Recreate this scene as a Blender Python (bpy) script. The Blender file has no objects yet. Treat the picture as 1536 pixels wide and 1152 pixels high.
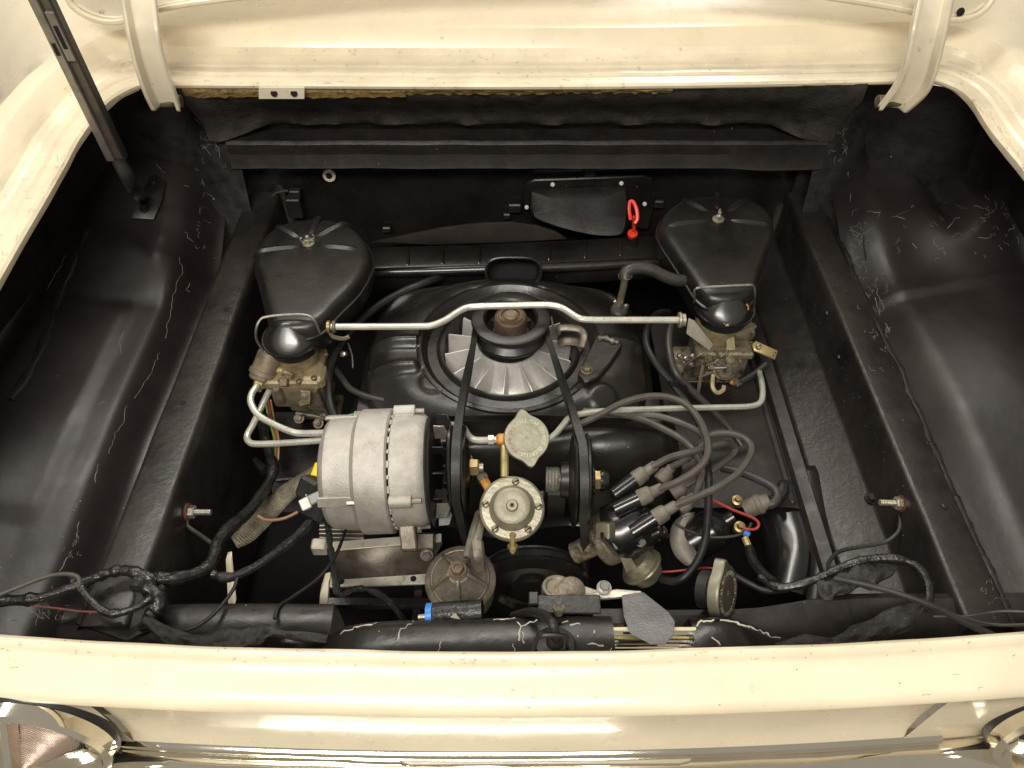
import bpy, bmesh, math, random
from mathutils import Vector, Matrix
from mathutils.bvhtree import BVHTree
random.seed(7)
R = math.radians
scene = bpy.context.scene
col = scene.collection

# ------------------------------------------------------------------ camera, world, lamps, exposure
CAM_Z = 0.80; PITCH = R(48.0); FPX = 1154.0
cam_d = bpy.data.cameras.new('camera'); cam = bpy.data.objects.new('camera', cam_d); col.objects.link(cam)
cam.location = (0, 0, CAM_Z); cam.rotation_euler = (math.pi/2 - PITCH, 0, 0)
cam_d.sensor_fit = 'HORIZONTAL'; cam_d.sensor_width = 36.0; cam_d.lens = 36.0*FPX/1536.0
cam_d.clip_start = 0.02; cam_d.clip_end = 100
scene.camera = cam
world = bpy.data.worlds.new('World'); scene.world = world; world.use_nodes = True
bgn = world.node_tree.nodes['Background']
bgn.inputs[0].default_value = (1.0, 0.91, 0.78, 1); bgn.inputs[1].default_value = 0.24
def lamp(name, loc, target, sx, sy, power, color=(1, .95, .86)):
    d = bpy.data.lights.new(name, 'AREA'); d.shape = 'RECTANGLE'; d.size = sx; d.size_y = sy
    d.energy = power; d.color = color
    o = bpy.data.objects.new(name, d); col.objects.link(o); o.location = loc
    o.rotation_euler = (Vector(target) - Vector(loc)).to_track_quat('-Z', 'Y').to_euler()
    return o
lamp('ceiling_lamp', (-0.30, -0.85, 2.05), (0, .7, 0), 1.5, 0.45, 39)
lamp('ceiling_lamp', (-0.35, 1.75, 2.35), (0.0, .9, 0), 2.7, 0.28, 30)
lamp('ceiling_lamp', (1.45, 6.3, 2.55), (.3, 1.0, 0.2), 0.75, 0.22, 60, (1, .98, .95))
scene.view_settings.view_transform = 'Standard'; scene.view_settings.look = 'None'
scene.view_settings.exposure = 0.50; scene.view_settings.gamma = 1.0

# ------------------------------------------------------------------ pixel measurement helpers (photo is 1536 x 1152)
CP, SP = math.cos(PITCH), math.sin(PITCH)
def ray(px, py):
    u = (px - 768)/FPX; v = (576 - py)/FPX
    return Vector((u, CP + v*SP, -SP + v*CP))
def W(px, py, z):
    d = ray(px, py); s = (z - CAM_Z)/d.z
    return Vector((d.x*s, d.y*s, z))
def WY(px, py, y):
    d = ray(px, py); s = y/d.y
    return Vector((d.x*s, y, CAM_Z + d.z*s))
def WD(px, py, a=.0756, b=.16):          # on the sloping plane of the lid opening, z = a + b*y
    d = ray(px, py); s = (CAM_Z - a)/(b*d.y - d.z)
    return Vector((d.x*s, d.y*s, CAM_Z + d.z*s))

# ------------------------------------------------------------------ materials
MATS = {}
def mat(name, c, rough=.5, metal=0.0, var=.18, vs=18, rvar=.12, bump=.15, bs=120, dirt=None, specks=None,
        cracks=None, coat=0.0, spec=.5, wave=None):
    m = bpy.data.materials.new(name); m.use_nodes = True; nt = m.node_tree; N = nt.nodes; L = nt.links
    b = N['Principled BSDF']; MATS[name] = m
    b.inputs['Metallic'].default_value = metal; b.inputs['Specular IOR Level'].default_value = spec
    b.inputs['Coat Weight'].default_value = coat; b.inputs['Coat Roughness'].default_value = .12
    tc = N.new('ShaderNodeTexCoord'); co = tc.outputs['Object']
    def noise(scale, detail=3, rough_=.6):
        n = N.new('ShaderNodeTexNoise'); n.inputs['Scale'].default_value = scale; n.inputs['Detail'].default_value = detail
        n.inputs['Roughness'].default_value = rough_; L.new(co, n.inputs['Vector']); return n.outputs[0]
    def ramp(fac, lo, hi, v0=0.0, v1=1.0):
        r = N.new('ShaderNodeMapRange'); r.inputs[1].default_value = lo; r.inputs[2].default_value = hi
        r.inputs[3].default_value = v0; r.inputs[4].default_value = v1; L.new(fac, r.inputs[0]); return r.outputs[0]
    def mix(fac, a, bcol):
        x = N.new('ShaderNodeMix'); x.data_type = 'RGBA'; L.new(fac, x.inputs[0])
        for sock, val in ((x.inputs[6], a), (x.inputs[7], bcol)):
            if isinstance(val, (tuple, list)): sock.default_value = (*val, 1)
            else: L.new(val, sock)
        return x.outputs[2]
    def mul(a, bb):
        x = N.new('ShaderNodeMath'); x.operation = 'MULTIPLY'; L.new(a, x.inputs[0]); L.new(bb, x.inputs[1]); return x.outputs[0]
    n1 = noise(vs)
    lo = tuple(max(0, k*(1-var*1.6)) for k in c); hi = tuple(min(1, k*(1+var*1.6)) for k in c)
    out = mix(ramp(n1, .25, .75), lo, hi)
    if dirt:
        dc, dsc, dlo, dhi = dirt
        out = mix(ramp(noise(dsc, 5, .7), dlo, dhi), out, dc)
    if cracks:
        cc, csc, cw, msc, mlo = cracks
        nz = N.new('ShaderNodeTexNoise'); nz.inputs['Scale'].default_value = csc*1.2; L.new(co, nz.inputs['Vector'])
        ad = N.new('ShaderNodeMix'); ad.data_type = 'RGBA'; ad.inputs[0].default_value = .045
        L.new(co, ad.inputs[6]); L.new(nz.outputs[1], ad.inputs[7])
        vo = N.new('ShaderNodeTexVoronoi'); vo.feature = 'DISTANCE_TO_EDGE'; vo.inputs['Scale'].default_value = csc
        L.new(ad.outputs[2], vo.inputs['Vector'])
        line = ramp(vo.outputs[0], cw, cw*.3)
        out = mix(mul(line, ramp(noise(msc, 3), mlo, mlo+.04)), out, cc)
    if specks:
        sc_, ssc, sthr, srad = specks
        vo = N.new('ShaderNodeTexVoronoi'); vo.inputs['Scale'].default_value = ssc; L.new(co, vo.inputs['Vector'])
        d0 = ramp(vo.outputs['Distance'], srad, srad*.6)
        sx = N.new('ShaderNodeSeparateColor'); L.new(vo.outputs['Color'], sx.inputs[0])
        out = mix(mul(d0, ramp(sx.outputs[0], sthr, sthr+.02)), out, sc_)
    L.new(out, b.inputs['Base Color'])
    n2 = noise(vs*2.3, 3)
    L.new(ramp(n2, .25, .75, max(.03, rough-rvar), min(1, rough+rvar)), b.inputs['Roughness'])
    if bump:
        bn = N.new('ShaderNodeBump'); bn.inputs['Strength'].default_value = bump; bn.inputs['Distance'].default_value = .002
        if wave:
            wv = N.new('ShaderNodeTexWave'); wv.inputs['Scale'].default_value = wave[0]; wv.inputs['Distortion'].default_value = wave[1]
            wv.bands_direction = wave[2]; L.new(co, wv.inputs['Vector']); L.new(wv.outputs[0], bn.inputs['Height'])
        else:
            L.new(noise(bs, 3, .65), bn.inputs['Height'])
        L.new(bn.outputs[0], b.inputs['Normal'])
    return m
CREAM = (.80, .712, .53)
mat('cream_paint', CREAM, .30, 0, .045, 9, .08, .05, 60, dirt=((.42, .33, .20), 55, .66, .76), coat=.6)
mat('cream_gutter', (.75, .665, .49), .36, 0, .09, 16, .1, .30, 45, dirt=((.36, .29, .17), 60, .60, .74), coat=.3)
mat('cream_tail', (.775, .692, .515), .38, 0, .06, 12, .12, .06, 80, dirt=((.50, .42, .28), 30, .62, .78), specks=((.30, .23, .15), 110, .94, .11), coat=.25)
mat('cream_hinge', (.70, .63, .48), .38, 0, .10, 14, .1, .12, 50, dirt=((.33, .25, .16), 50, .64, .74), coat=.4)
BLK = dict(var=.35, vs=14)
mat('black_panel', (.0125, .0098, .0092), .31, 0, .40, 9, .13, .22, 55, specks=((.45, .43, .40), 85, .955, .085))
mat('black_rough', (.0125, .0105, .0100), .50, 0, .45, 24, .16, .9, 38, specks=((.5, .48, .45), 60, .95, .09))
mat('black_crackle', (.0140, .0103, .0098), .40, 0, .35, 7, .08, .16, 60, specks=((.4, .38, .35), 90, .95, .07), dirt=((.024, .018, .0165), 5, .48, .70))
mat('rail_black', (.021, .0172, .0155), .38, 0, .30, 16, .12, .30, 90, specks=((.45, .43, .40), 105, .90, .075), dirt=((.036, .029, .025), 20, .60, .78))
mat('ledge_brown', (.020, .0160, .0148), .40, 0, .30, 16, .12, .30, 60, dirt=((.038, .029, .024), 24, .56, .74), specks=((.5, .47, .42), 90, .95, .08))
mat('insulation', (.034, .028, .023), .85, 0, .5, 30, .1, 1.0, 140, dirt=((.10, .075, .040), 34, .60, .80))
mat('foam_yellow', (.30, .21, .07), .9, 0, .35, 60, .05, 1.0, 160, dirt=((.10, .07, .03), 60, .52, .64))
mat('satin_black', (.0112, .0096, .0088), .33, 0, .30, 14, .09, .10, 160, dirt=((.026, .0225, .0195), 9, .46, .80), specks=((.40, .38, .35), 95, .965, .08))
mat('gloss_black', (.010, .0095, .009), .25, 0, .25, 14, .06, .05, 120, coat=.4)
mat('elbow_black', (.014, .013, .012), .29, 0, .2, 14, .03, .03, 120, spec=1.0, coat=.3)
mat('zinc_dome', (.31, .29, .22), .52, .45, .14, 40, .08, .3, 300)
mat('bell_tin', (.060, .050, .043), .42, .35, .25, 12, .1, .2, 100)
mat('gloss_black_chipped', (.010, .0095, .009), .29, 0, .25, 14, .06, .05, 120, coat=.2, spec=.8, dirt=((.55, .36, .20), 24, .625, .64))
mat('shroud_black', (.0128, .0108, .0092), .32, 0, .38, 8, .10, .16, 110, specks=((.35, .32, .28), 80, .965, .08), dirt=((.034, .027, .020), 13, .60, .76))
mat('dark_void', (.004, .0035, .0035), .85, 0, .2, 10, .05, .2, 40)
mat('rubber_black', (.012, .0115, .011), .48, 0, .25, 40, .08, .1, 160)
mat('belt_rubber', (.016, .0155, .015), .50, 0, .25, 60, .08, .25, 220)
mat('wire_grey', (.072, .064, .053), .50, 0, .22, 30, .1, .12, 160, dirt=((.05, .042, .034), 40, .55, .75))
mat('hose_grey', (.038, .035, .031), .45, 0, .22, 30, .1, .10, 160)
mat('boot_grey', (.150, .132, .105), .58, 0, .25, 40, .1, .25, 160, dirt=((.06, .05, .038), 45, .52, .72))
mat('tape_black', (.013, .0125, .012), .33, 0, .4, 60, .15, .9, 110)
mat('loom_black', (.020, .018, .017), .62, 0, .4, 50, .15, 1.0, 120)
mat('cast_alu', (.50, .48, .44), .48, .50, .10, 25, .08, .45, 700, dirt=((.27, .245, .20), 16, .46, .80), specks=((.20, .18, .15), 240, .80, .16))
mat('cast_alu_dark', (.215, .190, .150), .50, .55, .28, 35, .1, .5, 260, dirt=((.075, .062, .045), 38, .50, .72))
mat('fan_alu', (.66, .64, .60), .38, .30, .12, 30, .08, .15, 200, dirt=((.22, .195, .15), 30, .60, .80))
mat('zinc', (.36, .335, .26), .42, .60, .16, 40, .1, .25, 260, dirt=((.24, .21, .14), 36, .56, .80))
mat('zinc_olive', (.255, .235, .165), .42, .60, .18, 40, .1, .25, 260, dirt=((.12, .105, .07), 36, .54, .78))
mat('cap_olive', (.235, .228, .172), .46, .55, .12, 30, .08, .15, 200, dirt=((.20, .185, .13), 30, .55, .8))
mat('cap_brown', (.095, .083, .062), .46, .45, .20, 40, .1, .3, 200)
mat('carb_tan', (.36, .295, .175), .50, .35, .24, 45, .1, .45, 220, dirt=((.10, .078, .045), 40, .50, .74))
mat('carb_dark', (.215, .182, .125), .46, .45, .30, 45, .12, .5, 220, dirt=((.04, .033, .024), 42, .48, .66))
mat('carb_brown', (.205, .165, .115), .56, .30, .24, 45, .1, .4, 220, dirt=((.08, .06, .04), 40, .50, .74))
mat('tube_steel', (.60, .59, .52), .30, .45, .10, 40, .08, .1, 200, dirt=((.30, .27, .19), 50, .62, .80))
mat('steel', (.50, .48, .44), .30, .85, .12, 40, .1, .1, 200)
mat('steel_grey', (.25, .25, .26), .52, .45, .15, 50, .1, .8, 420)
mat('steel_dull', (.30, .275, .235), .42, .70, .22, 40, .1, .2, 160, dirt=((.12, .10, .075), 40, .52, .75))
mat('bracket_alu', (.62, .585, .50), .42, .45, .14, 24, .1, .15, 160, dirt=((.24, .20, .14), 40, .58, .75))
mat('bracket_dark', (.130, .112, .088), .44, .55, .25, 20, .1, .2, 160, dirt=((.055, .046, .035), 30, .52, .72))
mat('brass', (.36, .27, .13), .42, .75, .15, 50, .08, .15, 200)
mat('brass_pale', (.46, .37, .17), .42, .55, .15, 50, .08, .15, 200)
mat('copper_fit', (.55, .27, .075), .50, .40, .25, 60, .1, .4, 200)
mat('rust_hub', (.125, .085, .055), .58, .35, .25, 50, .1, .4, 200)
mat('rust_red', (.10, .030, .018), .75, 0, .4, 60, .1, .6, 160)
mat('red_plastic', (.78, .040, .020), .36, 0, .12, 40, .06, .1, 160)
mat('red_wire', (.36, .045, .045), .42, 0, .1, 40, .06, .05, 160)
mat('yellow_plastic', (.85, .60, .03), .40, 0, .08, 40, .06, .05, 160)
mat('blue_plastic', (.03, .20, .62), .40, 0, .08, 40, .06, .05, 160)
mat('teal_wire', (.03, .30, .24), .40, 0, .1, 40, .06, .05, 160)
mat('green_wire', (.12, .34, .05), .42, 0, .1, 40, .06, .05, 160)
mat('copper_wire', (.36, .20, .14), .42, .3, .1, 40, .06, .05, 160)
mat('braid', (.27, .24, .175), .60, .40, .3, 90, .1, 1.0, 100, wave=(150, 1.5, 'DIAGONAL'))
mat('white_plastic', (.62, .61, .58), .42, 0, .08, 40, .06, .05, 160)
mat('grey_plastic', (.26, .26, .25), .42, 0, .12, 40, .06, .05, 160)
mat('chip_grey', (.22, .205, .185), .7, 0, .3, 60, .05, .1, 160)
mat('chip_brown', (.40, .31, .19), .7, 0, .4, 80, .05, .1, 160)
mat('chip_white', (.55, .52, .45), .7, 0, .15, 60, .05, .1, 160)
mat('letter_red', (.36, .10, .07), .55, .2, .25, 200, .05, .1, 160)
mat('letter_olive', (.43, .41, .32), .42, .5, .15, 200, .05, .1, 160)
mat('letter_dark', (.30, .27, .20), .42, .5, .15, 200, .05, .1, 160)
mat('chrome', (.86, .82, .72), .08, 1.0, .05, 8, .03, .10, 10)
mat('lens_clear', (.44, .34, .28), .25, .35, .12, 40, .05, .5, 60, wave=(260, 0, 'Z'))
mat('trim_cream', (.60, .53, .37), .32, .15, .08, 14, .08, .05, 60, coat=.4)
mat('floor_concrete', (.78, .71, .56), .60, 0, .10, 4, .1, .1, 20, dirt=((.42, .36, .26), 9, .60, .76))
mat('dark_rubber_mat', (.012, .011, .010), .6, 0, .4, 6, .1, .5, 30)

# ------------------------------------------------------------------ mesh builder
def cr(pts, n=6):
    pts = [Vector(p) for p in pts]
    if len(pts) < 3 or n <= 1: return pts
    out = []
    for i in range(len(pts)-1):
        p0 = pts[max(i-1, 0)]; p1 = pts[i]; p2 = pts[i+1]; p3 = pts[min(i+2, len(pts)-1)]
        for k in range(n):
            t = k/n
            out.append(.5*((2*p1) + (p2-p0)*t + (2*p0-5*p1+4*p2-p3)*t*t + (3*p1-p0-3*p2+p3)*t**3))
    out.append(pts[-1]); return out
def frame(o, z, xh=(1, 0, 0)):
    z = Vector(z).normalized(); x = Vector(xh); x = x - z*x.dot(z)
    if x.length < 1e-4: x = Vector((0, 1, 0)) - z*z.y
    x.normalize(); y = z.cross(x)
    M = Matrix((x, y, z)).transposed().to_4x4(); M.translation = Vector(o); return M
class MB:
    def __init__(s): s.v = []; s.f = []
    def add(s, v, f):
        k = len(s.v); s.v += [Vector(p) for p in v]; s.f += [tuple(i+k for i in q) for q in f]; return s
    def frombm(s, bm):
        bm.verts.index_update(); s.add([v.co.copy() for v in bm.verts], [[v.index for v in f.verts] for f in bm.faces]); bm.free(); return s
    def box(s, M, size, bev=.0, seg=1):
        if not isinstance(M, Matrix): M = Matrix.Translation(M)
        bm = bmesh.new(); bmesh.ops.create_cube(bm, size=1)
        for v in bm.verts: v.co = Vector((v.co.x*size[0], v.co.y*size[1], v.co.z*size[2]))
        if bev: bmesh.ops.bevel(bm, geom=bm.edges[:], offset=bev, segments=seg, affect='EDGES', profile=.5)
        for v in bm.verts: v.co = M @ v.co
        return s.frombm(bm)
    def prism(s, pts, vec, bev=0.0, seg=1):
        bm = bmesh.new(); vec = Vector(vec)
        a = [bm.verts.new(p) for p in pts]; f = bm.faces.new(a)
        r = bmesh.ops.extrude_face_region(bm, geom=[f])
        for e in r['geom']:
            if isinstance(e, bmesh.types.BMVert): e.co += vec
        bmesh.ops.recalc_face_normals(bm, faces=bm.faces[:])
        if bev:
            eds = [e for e in bm.edges if len(e.link_faces) == 2 and e.calc_face_angle(0) > .6]
            bmesh.ops.bevel(bm, geom=eds, offset=bev, segments=seg, affect='EDGES', profile=.5, clamp_overlap=True)
        return s.frombm(bm)
    def lathe(s, prof, M, seg=28, a0=0, a1=None):
        if not isinstance(M, Matrix): M = Matrix.Translation(M)
        full = a1 is None; n = seg; v = []; f = []
        span = 2*math.pi if full else a1-a0
        cols = n if full else n+1
        for (r, h) in prof:
            for i in range(cols):
                a = a0 + span*i/n; v.append(M @ Vector((r*math.cos(a), r*math.sin(a), h)))
        for j in range(len(prof)-1):
            for i in range(n):
                i2 = (i+1) % cols if full else i+1
                f.append((j*cols+i, j*cols+i2, (j+1)*cols+i2, (j+1)*cols+i))
        if full:
            if prof[0][0] > 1e-6: f.append(tuple(reversed(range(cols))))
            if prof[-1][0] > 1e-6: f.append(tuple((len(prof)-1)*cols+i for i in range(cols)))
        return s.add(v, f)
    def tube(s, pts, r, seg=8, sm=6, flat=1.0, up=None):
        P = cr(pts, sm); n = len(P); v = []; f = []; prev = None
        for i, p in enumerate(P):
            t = (P[min(i+1, n-1)] - P[max(i-1, 0)])
            if t.length < 1e-9: t = Vector((0, 0, 1))
            t.normalize()
            if prev is None:
                h = Vector(up) if up else Vector((0, 0, 1))
                x = h - t*h.dot(t)
                if x.length < 1e-3: x = Vector((0, 1, 0)) - t*t.y
            else: x = prev - t*prev.dot(t)
            x.normalize(); prev = x; y = t.cross(x)
            rr = r(i/(n-1)) if callable(r) else r
            for k in range(seg):
                a = 2*math.pi*k/seg; v.append(p + x*(math.cos(a)*rr*flat) + y*(math.sin(a)*rr))
        for i in range(n-1):
            for k in range(seg):
                k2 = (k+1) % seg; f.append((i*seg+k, i*seg+k2, (i+1)*seg+k2, (i+1)*seg+k))
        f.append(tuple(reversed(range(seg)))); f.append(tuple((n-1)*seg+k for k in range(seg)))
        return s.add(v, f)
    def grid(s, fn, nu, nv):
        v = [fn(i/nu, j/nv) for j in range(nv+1) for i in range(nu+1)]
        f = [(j*(nu+1)+i, j*(nu+1)+i+1, (j+1)*(nu+1)+i+1, (j+1)*(nu+1)+i) for j in range(nv) for i in range(nu)]
        return s.add(v, f)
    def loft(s, rows, closed=False):
        n = len(rows[0]); v = [p for r in rows for p in r]; f = []
        for j in range(len(rows)-1):
            for i in range(n if closed else n-1):
                i2 = (i+1) % n; f.append((j*n+i, j*n+i2, (j+1)*n+i2, (j+1)*n+i))
        return s.add(v, f)
    def cap(s, row): return s.add(row, [tuple(range(len(row)))])
    def build(s, name, material, parent=None, sharp=35, recalc=True, thick=0):
        me = bpy.data.meshes.new(name)
        base = Vector((0, 0, 0))
        if parent is not None: base = Vector(parent['_b'])
        else:
            xs = [p.x for p in s.v]; ys = [p.y for p in s.v]; zs = [p.z for p in s.v]
            base = Vector(((min(xs)+max(xs))/2, (min(ys)+max(ys))/2, min(zs)))
        me.from_pydata([tuple(p-base) for p in s.v], [], s.f)
        bm = bmesh.new(); bm.from_mesh(me); bmesh.ops.remove_doubles(bm, verts=bm.verts[:], dist=1e-6)
        if recalc: bmesh.ops.recalc_face_normals(bm, faces=bm.faces[:])
        bm.to_mesh(me); bm.free()
        me.materials.append(MATS[material])
        me.polygons.foreach_set('use_smooth', [True]*len(me.polygons)); me.set_sharp_from_angle(angle=R(sharp))
        o = bpy.data.objects.new(name, me); col.objects.link(o)
        if thick:
            so = o.modifiers.new('solid', 'SOLIDIFY'); so.thickness = thick; so.offset = 0
        if parent is not None: o.parent = parent
        else: o.location = base
        o['_b'] = tuple(base); ALL.append(o)
        return o
ALL = []
def tag(o, label, cat, group=None):
    o['label'] = label; o['category'] = cat
    if group: o['group'] = group
    return o
def thing(name, label, cat, base, group=None):
    o = bpy.data.objects.new(name, None); col.objects.link(o); o.location = base; o['_b'] = tuple(base); o.empty_display_size = .01
    ALL.append(o); return tag(o, label, cat, group)
def one(mb, name, material, label, cat, group=None, **k): return tag(mb.build(name, material, None, **k), label, cat, group)
def bolt(parent, pos, axis, r, h, material='steel', name='bolt', washer=True, shank=.006):
    M = frame(pos, axis, (.3, .8, .2)); b = MB()
    if washer: b.lathe([(r*1.45, -shank*.2), (r*1.45, h*.15), (r*.9, h*.15)], M, 18)
    b.lathe([(r, h*.1), (r, h*.85), (r*.86, h), (0.0, h)], M, 6)
    b.lathe([(r*.55, -shank), (r*.55, h*.3)], M, 10)
    return b.build(name, material, parent, sharp=25)
def screw(parent, pos, axis, r, material='steel', name='screw', slot=True):
    M = frame(pos, axis, (.6, .3, .2)); b = MB()
    b.lathe([(r, -r*.6), (r, r*.15), (r*.8, r*.5), (r*.4, r*.66), (0, r*.7)], M, 14)
    o = b.build(name, material, parent)
    if slot: MB().box(M @ Matrix.Translation((0, 0, r*.62)), (r*1.7, r*.3, r*.22)).build('slot', 'dark_void', o)
    return o
BVH = {}
def bvh_of(o):
    if o.name not in BVH:
        b = Vector(o['_b']); me = o.data
        BVH[o.name] = BVHTree.FromPolygons([tuple(v.co+b) for v in me.vertices], [tuple(p.vertices) for p in me.polygons])
    return BVH[o.name]
def hit(objs, px, py, lift=.0006):
    d = ray(px, py).normalized(); best = None
    for o in objs:
        h = bvh_of(o).ray_cast(Vector((0, 0, CAM_Z)), d)
        if h[0] is not None and (best is None or h[3] < best[2]):
            n = h[1] if h[1].dot(d) < 0 else -h[1]; best = (h[0]+n*lift, n, h[3])
    return best
def squiggles(objs, parent, lines, material='chip_white', name='paint_crack', w=.0007):
    """flakes and cracks in the paint: thin raised slivers that follow the panel surface"""
    b = MB()
    for pts in lines:
        Q = []
        for i in range(len(pts)-1):
            (x0, y0), (x1, y1) = pts[i], pts[i+1]
            L = math.hypot(x1-x0, y1-y0); n = max(2, int(L/5))
            for k in range(n):
                t = k/n; Q.append((x0+(x1-x0)*t+random.uniform(-2, 2), y0+(y1-y0)*t+random.uniform(-2, 2)))
        Q.append(pts[-1])
        P = [hit(objs, *q, lift=.0002) for q in Q]
        run = []
        for q in P+[None]:
            if q is None or (run and (q[0]-run[-1]).length > .03):
                if len(run) > 1: b.tube(run, lambda t: w*random.uniform(.35, 1.2), 4, 1)
                run = [] if q is None else [q[0]]
            else: run.append(q[0])
    if b.v:
        o = b.build(name, material, parent); o['kind'] = 'stuff'; return o
def lathe_part(parent, name, material, M, prof, seg=28, sharp=30): return MB().lathe(prof, M, seg).build(name, material, parent, sharp=sharp)
def ss(a, b, x):
    t = max(0, min(1, (x-a)/(b-a))); return t*t*(3-2*t)
def gs(x, c, w): return math.exp(-((x-c)/w)**2)
def hn(x, y, s=1.0):           # cheap smooth pseudo-noise for dents
    return (math.sin(x*37*s+1.3)*math.cos(y*29*s+.4) + .6*math.sin(x*71*s+y*53*s+2.1) + .4*math.cos(x*131*s-y*97*s))/2.0

# ------------------------------------------------------------------ setting: the garage floor
fl = MB().grid(lambda u, v: Vector((-6+12*u, -4+14*v, -.73)), 4, 4).build('floor', 'floor_concrete'); fl['kind'] = 'structure'

# ------------------------------------------------------------------ car body
car = thing('car_body', 'cream car body around the open rear engine bay, with black painted bay walls', 'car', (0.03, .7, -.72))
YC = 1.0
front = [WD(213, 127), WD(240, 127), WD(270, 128), WD(420, 129), WD(600, 130), WD(768, 130.5), WD(950, 129.5), WD(1150, 126.5), WD(1310, 123), WD(1391, 120)]
lc = [WD(117, 213), WD(140, 180), WD(163, 153), WD(188, 137)]
rc = [WD(1424, 128), WD(1454, 147), WD(1487, 197), WD(1536, 257)]
def dz(y): return .0756 + .16*y
lf = [Vector((-.632, y, dz(y))) for y in (.27, .40, .55)] + [Vector((-.620, .74, dz(.74))), Vector((-.607, .90, dz(.90)))]
rt = [Vector((x, y, dz(y))) for x, y in ((.695, .84), (.70, .70), (.705, .55), (.71, .40), (.712, .27))]
OUT = cr(lf+lc+front+rc+rt, 6)
def shell_n(i):
    t = OUT[min(i+1, len(OUT)-1)] - OUT[max(i-1, 0)]; t.z = 0; t.normalize(); return t.x
def shell_row(i):
    p = OUT[i]; t = OUT[min(i+1, len(OUT)-1)] - OUT[max(i-1, 0)]; t.z = 0; t.normalize()
    n = Vector((-t.y, t.x, 0)); w = ss(.35, .95, n.y)
    j = hn(p.x, p.y, 1.5)*.0008*(1+1.2*ss(.05, .4, w*(1-w)*4))
    F = [(.004, -.007), (.001, -.004), (0, 0), (.003, .0035), (.007, .003), (.012, .001), (.030, .0015), (.033, .0045), (.048, .005), (.052, .0075),
         (.082, .009), (.094, .015), (.104, .029), (.112, .038), (.124, .0425), (.16, .047), (.25, .057), (.45, .072), (.60, .080), (.75, .085)]
    S = [(.002, -.010), (.0005, -.005), (0, 0), (.003, .0035), (.007, .003), (.012, .001), (.024, .0015), (.028, .005), (.042, .006), (.046, .0085),
         (.056, .010), (.062, .017), (.070, .027), (.078, .034), (.088, .037), (.105, .036), (.130, .022), (.172, -.012), (.235, -.07), (.25, -.50)]
    row = []
    for (a, b) in zip(F, S):
        d = a[0]*w + b[0]*(1-w); z = a[1]*w + b[1]*(1-w)
        k = j if .001 < d < .06 else 0
        row.append(Vector((p.x+n.x*d, p.y+n.y*d, p.z+z+k)))
    return row
rows = [shell_row(i) for i in range(len(OUT))]
MB().loft([r[:12] for r in rows]).build('gutter', 'cream_gutter', car, sharp=14)
MB().loft([r[11:] for r in rows]).build('deck_panel', 'cream_paint', car, sharp=22)
# bead strips on the front gutter
MB().tube([W(262, 71, .263), W(292, 71, .263)], .0025, 6, 1, .5).build('gutter_bead', 'cream_gutter', car)

# tail panel
def bow(x): return .0165*((x+.02)/.46)**2
def taild(x): return .0009*hn(x, .2, .5)
TP = [(.306, .060), (.295, .085), (.289, .112), (.2865, .1195), (.283, .1215), (.2795, .1205), (.2765, .116), (.272, .1125), (.262, .110), (.252, .1075), (.244, .1045),
      (.2385, .1005), (.2365, .0955), (.2375, .092)]
xs = [-.9+1.8*i/90 for i in range(91)]
MB().loft([[Vector((x, y+bow(x)+(taild(x) if 2 < k < 7 else 0), z)) for k, (y, z) in enumerate(TP)] for x in xs]).build('tail_panel', 'cream_tail', car, sharp=45)
CV = [(.238, .0915), (.243, .085), (.248, .060), (.2495, .02), (.2475, -.012), (.244, -.022), (.243, -.030)]
cx0, cx1 = -.385, .40
cvx = [cx0+(cx1-cx0)*i/50 for i in range(51)]
def covey(x, y, z):
    e = max(0, (abs(x-.005)-.30)/.095)
    return y + bow(x) - .0*e
MB().loft([[Vector((x, covey(x, y, z), z)) for (y, z) in CV] for x in cvx]).build('tail_cove', 'cream_paint', car, sharp=45)
# outer tail flanks that hold the lights
for sgn, xa, xb in ((-1, -.9, -.384), (1, .399, .9)):
    MB().loft([[Vector((x, y+bow(x), z)) for (y, z) in ((.2385, .0915), (.2405, .086), (.2415, .06), (.242, .02), (.243, -.03), (.25, -.08))] for x in [xa+(xb-xa)*i/16 for i in range(17)]]).build('tail_flank', 'cream_paint', car, sharp=45)
tr = MB()
tr.loft([[Vector((x, y+bow(x), z)) for (y, z) in ((.2490, -.016), (.2465, -.0225), (.2425, -.0255), (.2385, -.0265), (.2370, -.031), (.238, -.04))] for x in [-.40+.84*i/40 for i in range(41)]])
tr.build('tail_trim', 'chrome', car, sharp=45)

# firewall, ledge, insulation
def xr(a, b, n): return [a+(b-a)*i/n for i in range(n+1)]
IN = [(1.0955, .2480), (1.104, .226), (1.122, .206), (1.140, .190), (1.158, .172), (1.170, .152), (1.172, .142), (1.185, .138)]
def ins(x, k, y, z):
    d = hn(x*1.3, k*.07, 1.0)*.004
    e = ss(.40, .50, abs(x-.01))
    return Vector((x, y+d-.03*e*(k/7), z+.35*d-.02*e*(k/7)))
MB().loft([[ins(x, k, y, z) for k, (y, z) in enumerate(IN)] for x in xr(-.50, .53, 70)]).build('insulation_pad', 'insulation', car, sharp=60)
b = MB()
for x0, x1, hgt in ((-.492, -.16, .008), (-.16, .06, .003), (.06, .24, .001)):
    b.loft([[Vector((x, 1.0945, .2475)), Vector((x, 1.0935, .240-hgt*.3+hn(x, .5, 3)*.002)), Vector((x, 1.0975, .238-hgt*.8+hn(x, 2, 4)*.003)), Vector((x, 1.100, .2335-hgt+hn(x, 3, 6)*.0035))] for x in xr(x0, x1, 40)])
b.build('foam_strip', 'foam_yellow', car)
MB().loft([[Vector((x, y, z)) for (y, z) in ((1.178, .150), (1.188, .138), (1.192, .10), (1.200, .09))] for x in xr(-.50, .53, 8)]).build('recess_panel', 'black_panel', car)
b = MB()
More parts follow.
